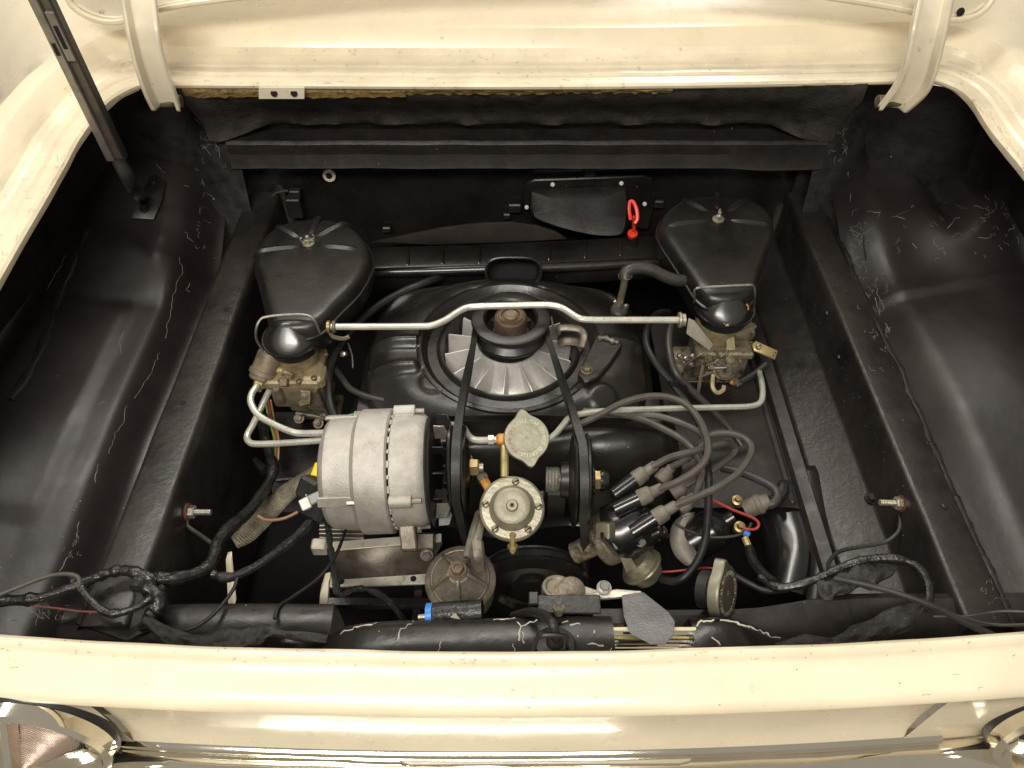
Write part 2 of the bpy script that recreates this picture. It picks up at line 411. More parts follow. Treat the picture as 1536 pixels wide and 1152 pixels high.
LG = [(1.195, .123), (1.154, .1215), (1.1515, .1195), (1.149, .117), (1.1505, .098), (1.146, .080), (1.144, .0755), (1.1455, .0735), (1.195, .072)]
b.loft([[Vector((x, y+hn(x, .3, .6)*.0012, z+hn(x, z, .5)*.001-(.004*ss(.36, .44, x)*ss(.60, .44, x)*(1 if z < .09 else 0)))) for (y, z) in LG] for x in xr(-.475, .525, 60)])
b.build('firewall_ledge', 'ledge_brown', car, sharp=18)
fw = MB().loft([[Vector((x, 1.198+hn(x, z, .5)*.0015, z)) for z in (.10, .05, 0, -.05, -.10, -.16, -.24, -.35)] for x in xr(-.52, .56, 24)]).build('firewall', 'black_panel', car)
# white two-hole plate on the lip
pl = MB().prism([WY(388, 131, 1.086), WY(457, 131, 1.086), WY(457, 149, 1.086), WY(388, 149, 1.086)], (0, .004, 0), .0008).build('striker_plate', 'cream_hinge', car)
for px in (411, 441): lathe_part(pl, 'screw_hole', 'dark_void', frame(WY(px, 140, 1.0855), (0, -1, .3)), [(.0052, -.001), (.0052, .0004), (0, .0004)], 14)
p = WY(494, 263, 1.192); lathe_part(car, 'wire_grommet', 'cream_hinge', frame(p, (0, -1, .2)), [(.011, -.002), (.0115, .002), (.006, .003), (.005, -.002), (0, -.002)], 14)
lathe_part(car, 'cable_hole', 'dark_void', frame(p+Vector((0, -.003, 0)), (0, -1, .2)), [(.0055, 0), (0, .0003)], 12)

# inner fenders: pressed panels that fall from the lid opening to the frame rails
def lfend(u, v):
    y = .26 + .96*v; x = -.505 - .30*u
    z = -.062 + .040*ss(.02, .16, u) + .055*u
    z += .12*ss(.74, 1.0, u)*ss(1.08, .90, y)
    # wheelhouse hump, front shelf, rear pocket
    z += .005*ss(.50, .53, y)*ss(.90, .865, y)*ss(.24, .31, u)*ss(.72, .64, u)
    z += .030*ss(.89, 1.0, y)*ss(.0, .25, u) + .06*ss(1.0, 1.17, y)*ss(.9, .5, u)
    z -= .018*ss(.70, .40, y)*ss(.55, .3, u)
    z += hn(x, y, .35)*.0014
    return Vector((x, y, z))
lfo = MB().grid(lfend, 60, 110).build('inner_fender', 'black_crackle', car, sharp=60)
def rfend(u, v):
    y = .26 + .96*v; x = .558 + .34*u
    z = -.045 + .030*ss(.0, .18, u)
    r = math.hypot((x-.84)/.27, (y-.72)/.40)
    z += .045*ss(1.25, .10, r) + .10*ss(.66, 1.0, u) + .02*u
    z += .004*ss(.905, .915, y)*ss(.0, .1, u) + .065*ss(.93, 1.16, y)
    z += .03*gs(y, 1.02, .07)*ss(.25, .62, u)
    z -= .03*gs(x, .725, .022)*ss(.98, 1.10, y)
    z += hn(x, y, .35)*.0012
    return Vector((x, y, z))
rfo = MB().grid(rfend, 60, 110).build('inner_fender', 'black_crackle', car, sharp=60)
# side closing walls under the lid lip
def wall_row(i):
    p = OUT[i]; t = OUT[min(i+1, len(OUT)-1)] - OUT[max(i-1, 0)]; t.z = 0; t.normalize(); n = Vector((-t.y, t.x, 0))
    return [p+n*d+Vector((0, 0, z)) for d, z in ((.006, -.004), (.012, -.012), (.06, -.022), (.11, -.07), (.13, -.26))]
half = len(OUT)//2
iL = [i for i in range(half) if shell_n(i) < .80]; iR = [i for i in range(half, len(OUT)) if shell_n(i) < .80]
MB().loft([wall_row(i) for i in iL]).build('fender_wall', 'black_rough', car)
MB().loft([wall_row(i) for i in iR]).build('fender_wall', 'black_rough', car)
# lumpy undercoated corners where the fenders meet the firewall
def corner(cx, sx):
    b = MB()
    def fn(u, v):
        a = -.5 + 2.2*u; rr = .055+.115*v
        x = cx + sx*(.075 - rr*math.cos(a)*.9); y = 1.185 - rr*math.sin(a)*.55*(.3+.7*v); z = .175 - .27*v**1.15 + hn(x*1.5, y+z0(v), 1.0)*.007
        return Vector((x, min(y, 1.196), z))
    def z0(v): return v*.4
    b.grid(fn, 40, 40); return b
c1 = corner(-.548, 1).build('corner_gusset', 'black_rough', car, sharp=60)
c2 = corner(.600, -1).build('corner_gusset', 'black_rough', car, sharp=60)
# far corner end walls
MB().loft([[Vector((x, 1.155+.05*ss(-.56, -.48, x), z)) for z in (.215, .15, .05, -.05)] for x in xr(-.68, -.46, 10)]).build('end_wall', 'black_rough', car)
MB().loft([[Vector((x, 1.175-.04*ss(.6, .75, x), z)) for z in (.215, .15, .05, -.05)] for x in xr(.50, .88, 10)]).build('end_wall', 'black_rough', car)

# frame rails
RY0, RY1 = .365, 1.185
def rail_profile(pr): return [[Vector((x+hn(y, x, .4)*.0008, y, z+hn(x, y, .7)*.0008)) for (x, z) in pr] for y in xr(RY0, RY1, 30)]
lr = MB().loft(rail_profile([(-.512, -.07), (-.500, -.058), (-.488, -.045), (-.4805, -.012), (-.4735, -.0015), (-.469, .0), (-.427, .0), (-.4225, -.0012), (-.4200, -.005), (-.4185, -.02), (-.412, -.30)])).build('frame_rail', 'rail_black', car, sharp=60)
for px, py in ((1017/3, 384+243/3), (822/3, 384+660/3), (492/3, 768+354/3), (372, 341), (371, 376), (385, 330)):
    p = W(px, py, .0004); lathe_part(lr, 'rail_hole', 'dark_void', Matrix.Translation(p), [(.0042, -.001), (.0042, .0002), (0, .0003)], 14)
MB().tube([Vector((-.494, .37, -.045)), Vector((-.492, .7, -.046)), Vector((-.494, .9, -.046)), Vector((-.496, 1.1, -.045))], .006, 8, 6).build('seam_bead', 'black_rough', car)
rr_ = MB().loft(rail_profile([(.566, -.055), (.558, -.03), (.552, -.012), (.548, -.002), (.544, .0), (.504, .0), (.4995, -.0012), (.4975, -.005), (.4965, -.02), (.4955, -.088), (.492, -.094), (.432, -.106), (.427, -.110), (.424, -.125), (.420, -.30)])).build('frame_rail', 'rail_black', car, sharp=60)
b = MB()
for k in range(9):
    y = .37+.085*k
    b.tube([Vector((.555+random.uniform(-.002, .002), y, -.010)), Vector((.557+random.uniform(-.003, .003), y+.045, -.008+random.uniform(-.003, .003))), Vector((.556, y+.088, -.010))], (lambda c_: (lambda t: .0042+.0009*math.sin(c_*t)+.0006*math.sin(29*t)))(random.uniform(9, 25)), 7, 5, .6)
b.build('seam_bead', 'black_rough', car)
MB().loft([[Vector((x, y, z)) for (x, z) in ((.4215, -.100), (.419, -.097), (.403, -.100), (.399, -.106), (.398, -.14))] for y in xr(.40, .99, 12)]).build('rail_flange', 'ledge_brown', car, sharp=40)
for px, py, z in ((1307, 748, -.095),):
    bolt(rr_, hit([rr_], px, py, 0)[0], (0, 0, 1), .0062, .006, 'satin_black')
for px, py in ((1416, 760), (1298, 498), (1258, 536), (1240, 470)):
    h = hit([rr_, rfo], px, py, 0); screw(rr_, h[0], h[1], .0042, 'rail_black', 'plug', False)
for px, py in ((1302, 880-0), (1300, 640), (1258, 538)): pass

# black sheet far below, put in for the bay's darkness; rear cross members
MB().grid(lambda u, v: Vector((-.5+1.05*u, .28+.94*v, -.34)), 2, 2).build('darkness_sheet', 'dark_void', car)
b = MB()
CMX = xr(-.50, -.20, 10)
b.loft([[Vector((x, y, z+hn(x, y, .6)*.002)) for (y, z) in ((.405, -.20), (.400, -.03), (.397, -.012), (.388, -.008), (.352, -.012), (.345, -.02), (.318, -.05), (.306, -.10))] for x in CMX])
cml = b.build('rear_crossmember', 'black_panel', car, sharp=45)
b = MB()
b.loft([[Vector((x, y+.02*ss(.25, .40, x), z+hn(x, y, .6)*.002)) for (y, z) in ((.398, -.20), (.393, -.03), (.390, -.012), (.381, -.006), (.340, -.020), (.335, -.028), (.318, -.06), (.306, -.10))] for x in xr(.17, .60, 12)])
cmr = b.build('rear_crossmember', 'ledge_brown', car, sharp=45)
# sheet at the rear end of the left rail
b = MB(); b.prism([W(112, 935, -.004), W(150, 855, .003), W(236, 858, .003), W(232, 940, .0), W(190, 962, -.01)], (0, 0, -.004), .001)
b.build('rail_end_plate', 'rail_black', car)
# black rear cross bar behind the tail lip, with its cut-out
def bar(pxs, name):
    rows = []
    for (px, top) in pxs:
        p = WY(px, top, .345); x = p.x; z = p.z
        rows.append([Vector((x, .360, z-.10)), Vector((x, .356, z-.03)), Vector((x, .351, z-.008)), Vector((x, .345, z)), Vector((x, .336, z+.0025)), Vector((x, .324, z+.0035+.0012*hn(x, 1, .8))), Vector((x, .312, z+.003+.001*hn(x, 2, .8))), Vector((x, .305, z)), Vector((x, .301, z-.008)), Vector((x, .299, z-.06))])
    return MB().loft(rows).cap(rows[-1]).cap(rows[0]).build(name, 'black_panel', car, sharp=60)
def lerp_pts(pts, n):
    P = cr([Vector((a, b_, 0)) for a, b_ in pts], n); return [(q.x, q.y) for q in P]
bar1 = bar(lerp_pts([(392, 985), (430, 975), (480, 956), (530, 940), (600, 934), (720, 931), (820, 928), (918, 927)], 5), 'latch_crossbar')
bar2 = bar(lerp_pts([(1036, 931), (1060, 929), (1100, 931), (1140, 944), (1180, 960), (1225, 978)], 5), 'latch_crossbar')

# lumpy sealer run on the left inner fender
q = [hit([lfo], a, c, 0) for a, c in ((128, 345), (110, 390), (90, 440), (70, 500), (45, 555), (15, 600))]
MB().tube([k[0] for k in q if k], lambda t: .006+.002*math.sin(31*t)+.001*math.sin(71*t), 8, 8, .6).build('seam_bead', 'black_rough', car)
q = [hit([rfo], a, c, -.001) for a, c in ((1300, 390), (1296, 360), (1308, 340), (1340, 325), (1380, 310), (1420, 303), (1460, 296))]
MB().tube([k[0] for k in q if k], .0022, 8, 6, .6).build('seam_bead', 'black_crackle', car)

# ------------------------------------------------------------------ engine: lower tin and shroud
FC = W(763, 514, 0.0); FX, FY = FC.x, FC.y; HR = .0975
eng = thing('engine_shroud', 'matte black pressed metal shroud surrounding the silver blower fan', 'engine cover', (FX, FY, -.30))
y1, y2 = W(600, 512, 0).y, W(600, 549, 0).y
def rbound(a):
    c, s = math.cos(a), math.sin(a)
    ax = .212 if c < 0 else .205; ay = .135 if s < 0 else .165
    n = 4.5
    return 1.0/((abs(c)/ax)**n + (abs(s)/ay)**n)**(1/n)
def top(x, y):
    z = -.002
    wl = ss(-.126, -.140, x)*ss(-.235, -.195, x)
    z += .010*(ss(y1+.010, y1-.003, y) - ss(y2+.004, y2-.010, y))*0 
    z += wl*(.0135*gs(y, y1, .0085) + .0135*gs(y, y2, .0085))
    z += .006*ss(FY+.10, FY+.14, y)
    wr = ss(.13, .15, x)
    z += wr*(.008*gs(y, FY+.005, .010))
    # notched bosses beside the ring
    for (bx, by) in ((W(652, 571, 0).x, W(652, 571, 0).y), (W(905, 590, 0).x, W(905, 590, 0).y)):
        z += .004*ss(.026, .014, math.hypot(x-bx, y-by))
    z -= .030*ss(.14, .23, math.hypot((x-FX), (y-FY)*1.25))**2
    return z + hn(x, y, .5)*.0012
def shroud_row(i, n):
    a = 2*math.pi*i/n; c, s = math.cos(a), math.sin(a); rb = rbound(a)
    row = [(HR, -.055), (HR, -.012), (HR+.001, -.003), (HR+.004, .0), (HR+.0065, -.002), (HR+.009, -.008), (HR+.022, -.009), (HR+.026, -.004), (HR+.031, .001), (HR+.036, .000)]
    r0 = HR+.036
    out = [Vector((FX+c*r, FY+s*r, z)) for r, z in row]
    for k in range(1, 41):
        r = r0 + (rb-r0)*k/40; x, y = FX+c*r, FY+s*r
        z = top(x, y) - .012*ss(.86, 1.0, k/40)**1.5
        out.append(Vector((x, y, z)))
    ze = out[-1].z
    for dr, dzz in ((.006, -.008), (.010, -.020), (.013, -.045), (.016, -.12)):
        out.append(Vector((FX+c*(rb+dr), FY+s*(rb+dr), ze+dzz)))
    return out
NS = 400
rows = [shroud_row(i, NS) for i in range(NS)]; rows.append(rows[0])
shr = MB().loft(rows).build('top_shroud', 'shroud_black', eng, sharp=50)
# lower skirt toward the camera: rounded shoulders over both cylinder banks
def skirt(u, v):
    x = -.255 + .50*u; t = v
    y = .735 - .150*t; z = -.040 - .006*t - .090*ss(.50, 1.0, t)**1.6
    z += .022*ss(.02, .12, x)*ss(.24, .16, x)*ss(.30, .55, t)*ss(1.02, .75, t)
    z -= .06*ss(.215, .25, abs(x+.005))
    z -= .05*gs(x, -.02, .07)*ss(.55, .95, t)
    return Vector((x, y-.01*gs(x, .12, .06)*ss(.4, .9, t), z+hn(x, y, .7)*.0012))
sk = MB().grid(skirt, 60, 34).build('lower_shroud', 'shroud_black', eng, sharp=50)
# rear part of the shroud and right shoulder near the vent tube
def rearsh(u, v):
    x = -.20+.42*u; y = .925+.13*v; z = -.045-.10*ss(.25, 1, v) - .05*ss(.15, .21, abs(x-.01)) + hn(x, y, .6)*.0015
    return Vector((x, y, z))
MB().grid(rearsh, 30, 16).build('rear_shroud', 'shroud_black', eng, sharp=50)
def rsh(u, v):
    a = -1.2+2.4*u; r = .015+.085*v
    x = .205 + r*math.sin(a)*.9; y = .955+r*math.cos(a)*.6
    return Vector((x, y, -.012-.09*ss(.5, 1.0, v)+hn(x, y, 1)*.001))
# bolted strap on the right of the fan
pts = [(866, 562), (886, 520), (893, 505), (905, 502), (928, 507), (934, 517), (915, 545), (896, 566), (878, 574)]
sb = MB().prism([W(a, b_, .0075) for a, b_ in pts], (0, 0, -.012), .002).build('support_strap', 'shroud_black', eng)
bolt(sb, W(880, 555, .008), (0, 0, 1), .0062, .006, 'carb_dark')
MB().tube([W(897, 508, .009), W(908, 507, .010), W(917, 511, .010), W(927, 514, .009)], lambda t: .0035+.0012*math.sin(20*t), 7, 5).build('rivet_row', 'steel_dull', sb)
# small arched guide beside the pulley
b = MB()
b.tube([W(836, 500, .012), W(842, 492, .020), W(868, 494, .020), W(876, 504, .016), W(872, 520, .004)], .0055, 8, 5, .45)
b.tube([W(838, 516, .0), W(850, 511, .006), W(868, 514, .004), W(872, 524, -.006)], .008, 8, 5, .5)
b.build('belt_guide', 'bracket_dark', eng)
MB().tube([W(827, 476, .035), W(829, 487, .036), W(833, 500, .020)], .0016, 6, 5).build('guide_clip', 'steel_dull', eng)

# engine tins either side
b = MB()
b.grid(lambda u, v: Vector((.235+.165*u, .585+.375*v, -.105-.014*ss(.0, .12, u)*0-.004*ss(.9, 1, u)+hn(u, v, .2)*.001)), 10, 20)
b.box(Vector((.390, .775, -.109)), (.010, .37, .014), .003)
et = one(b, 'engine_tin', 'ledge_brown', 'flat brown black engine tin beneath the right carburetor and grey ignition wires', 'engine tin', sharp=40)
b = MB(); b.grid(lambda u, v: W(408+95*u, 618+150*v, -.150+.01*u), 6, 6)
for k in range(2): b.tube([W(415, 668+52*k, -.146), W(495, 660+52*k, -.140)], .003, 6, 2)
one(b, 'engine_tin', 'black_panel', 'grey black engine tin between the left carburetor and the alternator', 'engine tin', sharp=40)

# ------------------------------------------------------------------ blower fan
fan = thing('blower_fan', 'silver cast blower fan with radial vanes set in the round shroud opening', 'fan', (FX, FY, -.06))
b = MB()
b.lathe([(.018, .012), (.036, .010), (.042, -.004), (.047, -.022), (.058, -.042), (.076, -.054), (.0955, -.058), (.0955, -.062), (.05, -.064)], Matrix.Translation((FX, FY, 0)), 64)
b.build('fan_plate', 'fan_alu', fan, sharp=50)
NV = 14
def vane(a):
    out = MB(); n = 7; rows = []; T = .0008
    for k in range(n+1):
        t = k/n; r = .0415 + .0530*t; lean = .05 + .03*t
        zt = -.002 - .008*t; zb = -.012 - .047*min(1, t*1.5)**.7
        row = []
        for (z, off, th) in ((zb, lean, 1.6), (zt-.002, .012, 1.0), (zt, 0, .8)):
            aa = a + off; c, s_ = math.cos(aa), math.sin(aa); row.append((Vector((FX+c*r, FY+s_*r, z)), Vector((-s_, c, 0))*T*th))
        rows.append([p+d for p, d in row] + [p-d for p, d in reversed(row)])
    out.loft(rows, closed=True); out.cap(rows[0]); out.cap(rows[-1]); return out
for k in range(NV): vane(2*math.pi*(k+.32)/NV).build('vane', 'fan_alu', fan, sharp=30)
lathe_part(fan, 'hub_ring', 'satin_black', Matrix.Translation((FX, FY, 0)), [(.034, .004), (.047, .006), (.0475, .012), (.046, .016), (.030, .017)], 48)

pul = thing('fan_pulley', 'black grooved pulley with rusty bearing hub above the blower fan', 'pulley', (FX, FY, .017))
PX, PY = W(766, 478, .051).x, FY
PR = .0565
lathe_part(pul, 'rim', 'satin_black', Matrix.Translation((PX, PY, 0)), [(.030, .016), (PR-.006, .018), (PR-.002, .024), (PR-.002, .027), (PR-.012, .0355), (PR-.001, .044), (PR, .047), (PR-.001, .0505), (PR-.005, .052), (PR-.017, .0515), (PR-.020, .049), (PR-.022, .030), (.026, .024)], 64)
lathe_part(pul, 'bearing_hub', 'rust_hub', Matrix.Translation((PX, PY, 0)), [(.024, .018), (.0235, .048), (.0225, .0525), (.0205, .0545), (.0195, .0535), (.018, .0535), (.0172, .0555), (.0135, .0555), (.0125, .0535), (.010, .0535)], 40)
lathe_part(pul, 'hub_bolt', 'carb_brown', Matrix.Translation((PX, PY, 0)), [(.0105, .052), (.0105, .0565), (.0085, .0585), (.0065, .0575), (.003, .0575), (0, .0578)], 24)
for k in range(3):
    a = 2*math.pi*(k+.25)/3
    bolt(pul, (PX+.029*math.cos(a), PY+.029*math.sin(a), .026), (0, 0, 1), .004, .006, 'satin_black')

# ------------------------------------------------------------------ alternator
AX = W(570, 711, -.005); AY, AZ = AX.y, -.002
def alx(px): return (px-768)/FPX*.985
alt = thing('alternator', 'large grey cast aluminium alternator with vented seam and black fan', 'alternator', (alx(575), AY, -.09))
AD = Vector((1, .02, .03)).normalized()
xa = alx(497); O = Vector((xa, AY, AZ)); MA = frame(O, AD, (0, -1, 0))
AR = .0775
lathe_part(alt, 'rear_housing', 'cast_alu', MA, [(.030, -.004), (.052, -.003), (AR-.012, .002), (AR-.007, .008), (AR-.006, .014), (AR-.005, .040), (AR-.001, .0445), (AR+.0015, .046), (AR+.0015, .082), (AR-.001, .084), (AR-.006, .084), (AR-.006, .060)], 72)
lathe_part(alt, 'front_housing', 'cast_alu', MA, [(AR-.010, .084), (AR-.0055, .0865), (AR-.0055, .115), (AR-.007, .122), (AR-.011, .127), (.05, .129), (.02, .130)], 72)
lathe_part(alt, 'stator_ring', 'dark_void', MA, [(AR-.0065, .080), (AR-.0065, .090)], 60)
for k in range(30):            # castellated seam
    a = 2*math.pi*k/30
    Mk = MA @ Matrix.Rotation(a, 4, 'Z') @ Matrix.Translation((AR-.0055, 0, .0855))
    MB().box(Mk, (.004, .0085 if k % 2 else .005, .0035), .0006).build('seam_tooth', 'cast_alu', alt)
for a in (R(-25), R(52), R(150), R(230)):
    Mk = MA @ Matrix.Rotation(a, 4, 'Z') @ Matrix.Translation((AR-.002, 0, 0))
    b = MB().lathe([(.0082, .0865), (.0082, .111), (.0075, .1125), (0, .1125)], Mk, 18)
    b.box(Mk @ Matrix.Translation((-.007, 0, .099)), (.012, .0155, .025), .001); bs = b.build('bolt_boss', 'cast_alu', alt)
    lathe_part(bs, 'through_bolt', 'steel_dull', Mk, [(.0036, .1125), (.0036, .124), (0, .1243)], 10)
    b = MB().box(Mk @ Matrix.Translation((-.0045, 0, .021)), (.004, .0135, .042), .001); b.build('rear_groove', 'cast_alu', alt)
    lathe_part(alt, 'through_bolt', 'steel_dull', Mk @ Matrix.Translation((-.001, 0, 0)), [(.0035, .036), (.0035, .046)], 6)
# lower mounting foot
b = MB(); b.prism([MA @ Vector((.035, .045, .088)), MA @ Vector((.058, .055, .088)), MA @ Vector((.088, .052, .092)), MA @ Vector((.092, .040, .092)), MA @ Vector((.060, .020, .088))], AD*.020, .002)
b.build('mounting_foot', 'cast_alu_dark', alt)
lathe_part(alt, 'rear_stud', 'steel', MA @ Matrix.Translation((.03, .012, 0)), [(.0085, -.012), (.0085, -.002)], 20)
lathe_part(alt, 'terminal_bolt', 'steel', MA @ Matrix.Translation((.028, .014, 0)), [(0, -.030), (.0062, -.029), (.0065, -.0225), (.003, -.0225), (.003, -.004)], 6)
# cooling fan and pulley on the right
b = MB().lathe([(.02, .129), (.060, .130), (AR-.006, .132), (AR-.005, .134), (.062, .137), (.02, .139)], MA, 48); b.build('fan_disc', 'satin_black', alt)
for k in range(14):
    a = 2*math.pi*k/14+.2
    Mk = MA @ Matrix.Rotation(a, 4, 'Z')
    b = MB(); b.prism([Mk @ Vector(q) for q in ((.050, -.010, .138), (AR-.007, -.013, .138), (AR-.008, -.0125, .151), (AR-.020, -.0115, .155), (.050, -.0095, .152))], (Mk.to_3x3() @ Vector((.0, .0016, 0))), .0003)
    b.build('fan_blade', 'satin_black' if k % 5 else 'steel_dull', alt)
APR = .056
lathe_part(alt, 'pulley', 'satin_black', MA, [(.018, .150), (APR-.004, .152), (APR, .1545), (APR-.001, .157), (APR-.013, .1635), (APR-.001, .170), (APR, .1725), (APR-.004, .1745), (.030, .1735), (.024, .178), (.017, .179)], 56)
lathe_part(alt, 'pulley_nut', 'brass', MA, [(.0115, .178), (.0115, .188), (.0100, .190), (.006, .190)], 6)
lathe_part(alt, 'shaft_end', 'steel_dull', MA, [(.0062, .186), (.0062, .195), (0, .1955)], 14)

# ------------------------------------------------------------------ alternator bracket (stepped aluminium)
brk = thing('alternator_bracket', 'stepped bare aluminium bracket with bolt holes under the alternator', 'bracket', W(570, 850, -.16))
Z0 = -.105
b = MB(); b.prism([W(474, 812, Z0), W(474, 828, Z0), W(492, 827, Z0), W(520, 824, Z0), W(662, 812, Z0), W(662, 800, Z0), W(500, 812, Z0)], (0, 0, -.004), .0006); b.build('upper_flange', 'bracket_alu', brk)
b = MB(); b.loft([[W(500, 826, Z0-.002), W(664, 814, Z0-.002)], [W(501, 866, -.150), W(640, 858, -.150)], [W(502, 870, -.151), W(640, 861, -.151)]]); b.build('web', 'bracket_dark', brk, thick=.002)
b = MB(); b.prism([W(492, 864, -.151), W(640, 857, -.151), W(640, 875, -.151), W(492, 881, -.151)], (0, 0, -.004), .0006); lf2 = b.build('lower_flange', 'bracket_alu', brk)
for px, py in ((512, 872), (620, 868)): lathe_part(lf2, 'bolt_hole', 'dark_void', Matrix.Translation(W(px, py, -.1505)), [(.0042, -.001), (.0042, .0002), (0, .0003)], 14)
for k in range(5):
    y0 = 786+k*6; b = MB(); b.box(frame((W(478, y0, -.112+.001*k)+W(548, y0-1, -.112+.001*k))/2, (0, 0, 1)), (.060, .0022, .012), .0004); b.build('rib', 'steel_dull', brk)
bolt(brk, W(640, 832, -.115), (.1, -.8, .6), .006, .007, 'steel_dull')
MB().box(frame(W(639, 812, -.098), (0, -.5, .9)), (.024, .022, .022), .002).build('spacer_block', 'bracket_dark', brk)

# ------------------------------------------------------------------ idler pulley (right)
IX = (848-768)/FPX*.99; IY, IZ = W(868, 720, -.005).y, -.004
idl = thing('idler_pulley', 'black belt idler pulley with gold hex nut beside the distributor', 'pulley', (IX+.04, IY, -.07))
MI = frame((IX-.022, IY, IZ), (1, -.02, 0), (0, -1, 0))
lathe_part(idl, 'threaded_collar', 'steel_dull', MI, [(.0, -.004), (.0155, -.004), (.0165, -.002), (.0155, 0), (.0165, .002), (.0155, .004), (.0165, .006), (.0155, .008), (.0165, .010), (.015, .013), (.011, .013), (.011, .022)], 28)
IPR = .060
lathe_part(idl, 'rim', 'satin_black', MI, [(.018, .014), (.022, .015), (.024, .024), (IPR-.006, .028), (IPR, .0305), (IPR-.001, .033), (IPR-.013, .0395), (IPR-.001, .046), (IPR, .0485), (IPR-.006, .051), (.028, .049), (.022, .052), (.016, .053)], 56)
lathe_part(idl, 'washer', 'gloss_black', MI, [(.020, .052), (.019, .057), (.012, .058)], 28)
lathe_part(idl, 'hex_nut', 'brass', MI, [(.0130, .056), (.0130, .064), (.0115, .066), (.009, .066)], 6)
lathe_part(idl, 'bolt_head', 'gloss_black', MI, [(.0135, .065), (.0135, .070), (.011, .075), (.005, .0775), (0, .078)], 24)
b = MB().box(Vector((IX-.012, IY, IZ-.035)), (.030, .035, .060), .004); b.box(Vector((IX-.03, IY+.005, IZ-.062)), (.06, .03, .025), .004)
b.build('support_arm', 'satin_black', idl)

# ------------------------------------------------------------------ crank pulley and drive belt
CKC = W(800, 850, -.10); CKR = .082
ckp = thing('crank_pulley', 'big black crankshaft pulley deep below the fuel pump', 'pulley', (CKC.x, CKC.y, -.19))
MC = frame((CKC.x, CKC.y+.01, -.165), (0, -1, .05), (1, 0, 0))
lathe_part(ckp, 'rim', 'gloss_black', MC, [(.03, -.012), (CKR-.004, -.011), (CKR, -.008), (CKR-.001, -.006), (CKR-.013, 0), (CKR-.001, .006), (CKR, .008), (CKR-.004, .011), (.055, .010), (.050, .004), (.030, .006), (.028, .014), (0, .014)], 56)
bp = []
def arc(c, ax1, ax2, r, a0, a1, n):
    return [c + ax1*(r*math.cos(a0+(a1-a0)*k/n)) + ax2*(r*math.sin(a0+(a1-a0)*k/n)) for k in range(n+1)]
ac = MA @ Vector((0, 0, .1635)); ic = MI @ Vector((0, 0, .0395)); pc = Vector((PX, PY, .0355))
rp, ra, ri = PR-.006, APR-.005, IPR-.005
Xv, Yv, Zv = Vector((1, 0, 0)), Vector((0, 1, 0)), Vector((0, 0, 1))
path = []
path += arc(pc, Xv, Yv, rp, R(-10), R(190), 20)                  # round the back of the fan pulley
path += arc(ac, Yv, Zv, ra, R(75), R(175), 12)                      # over the alternator pulley, toward the rear
cl = MC @ Vector((-CKR+.008, 0, 0)); cr_ = MC @ Vector((CKR-.008, 0, 0)); cm = MC.translation
path += arc(cm, Xv, (MC.to_3x3() @ Vector((0, 1, 0))), CKR-.008, R(175), R(365), 20) if (MC.to_3x3() @ Vector((0, 1, 0))).z < 0 else arc(cm, Xv, -(MC.to_3x3() @ Vector((0, 1, 0))), CKR-.008, R(175), R(365), 20)
path += arc(ic, Yv, Zv, ri, R(175), R(75), 12)
path.append(path[0])
def belt(path, w, t):
    b = MB(); n = len(path)-1; rows = []
    cen = [pc]*21 + [ac]*13 + [cm]*21 + [ic]*13 + [pc]
    for i, p in enumerate(path):
        t_ = (path[(i+1) % n] - path[(i-1) % n]).normalized()
        o = (p - cen[i]); o = (o - t_*o.dot(t_)).normalized(); s = t_.cross(o)
        rows.append((p, o, s))
    fine = []
    for i in range(n):                      # subdivide and blend the twist
        p0, o0, s0 = rows[i]; p1, o1, s1 = rows[i+1]
        m = max(1, int((p1-p0).length/.012))
        for k in range(m):
            q = k/m; o = (o0*(1-q)+o1*q)
            if o.length < 1e-4: o = o0
            o.normalize(); t_ = (p1-p0).normalized(); o = (o-t_*o.dot(t_)).normalized(); s = t_.cross(o)
            fine.append((p0*(1-q)+p1*q, o, s))
    L = [[p+o*t*.5+s*w*.5, p+o*t*.5-s*w*.5, p-o*t*.5-s*w*.32, p-o*t*.5+s*w*.32] for p, o, s in fine]; L.append(L[0])
    return b.loft(L, closed=True)
one(belt(path, .0105, .0085), 'drive_belt', 'belt_rubber', 'black rubber drive belt running from fan pulley down to alternator and idler', 'belt', sharp=40)

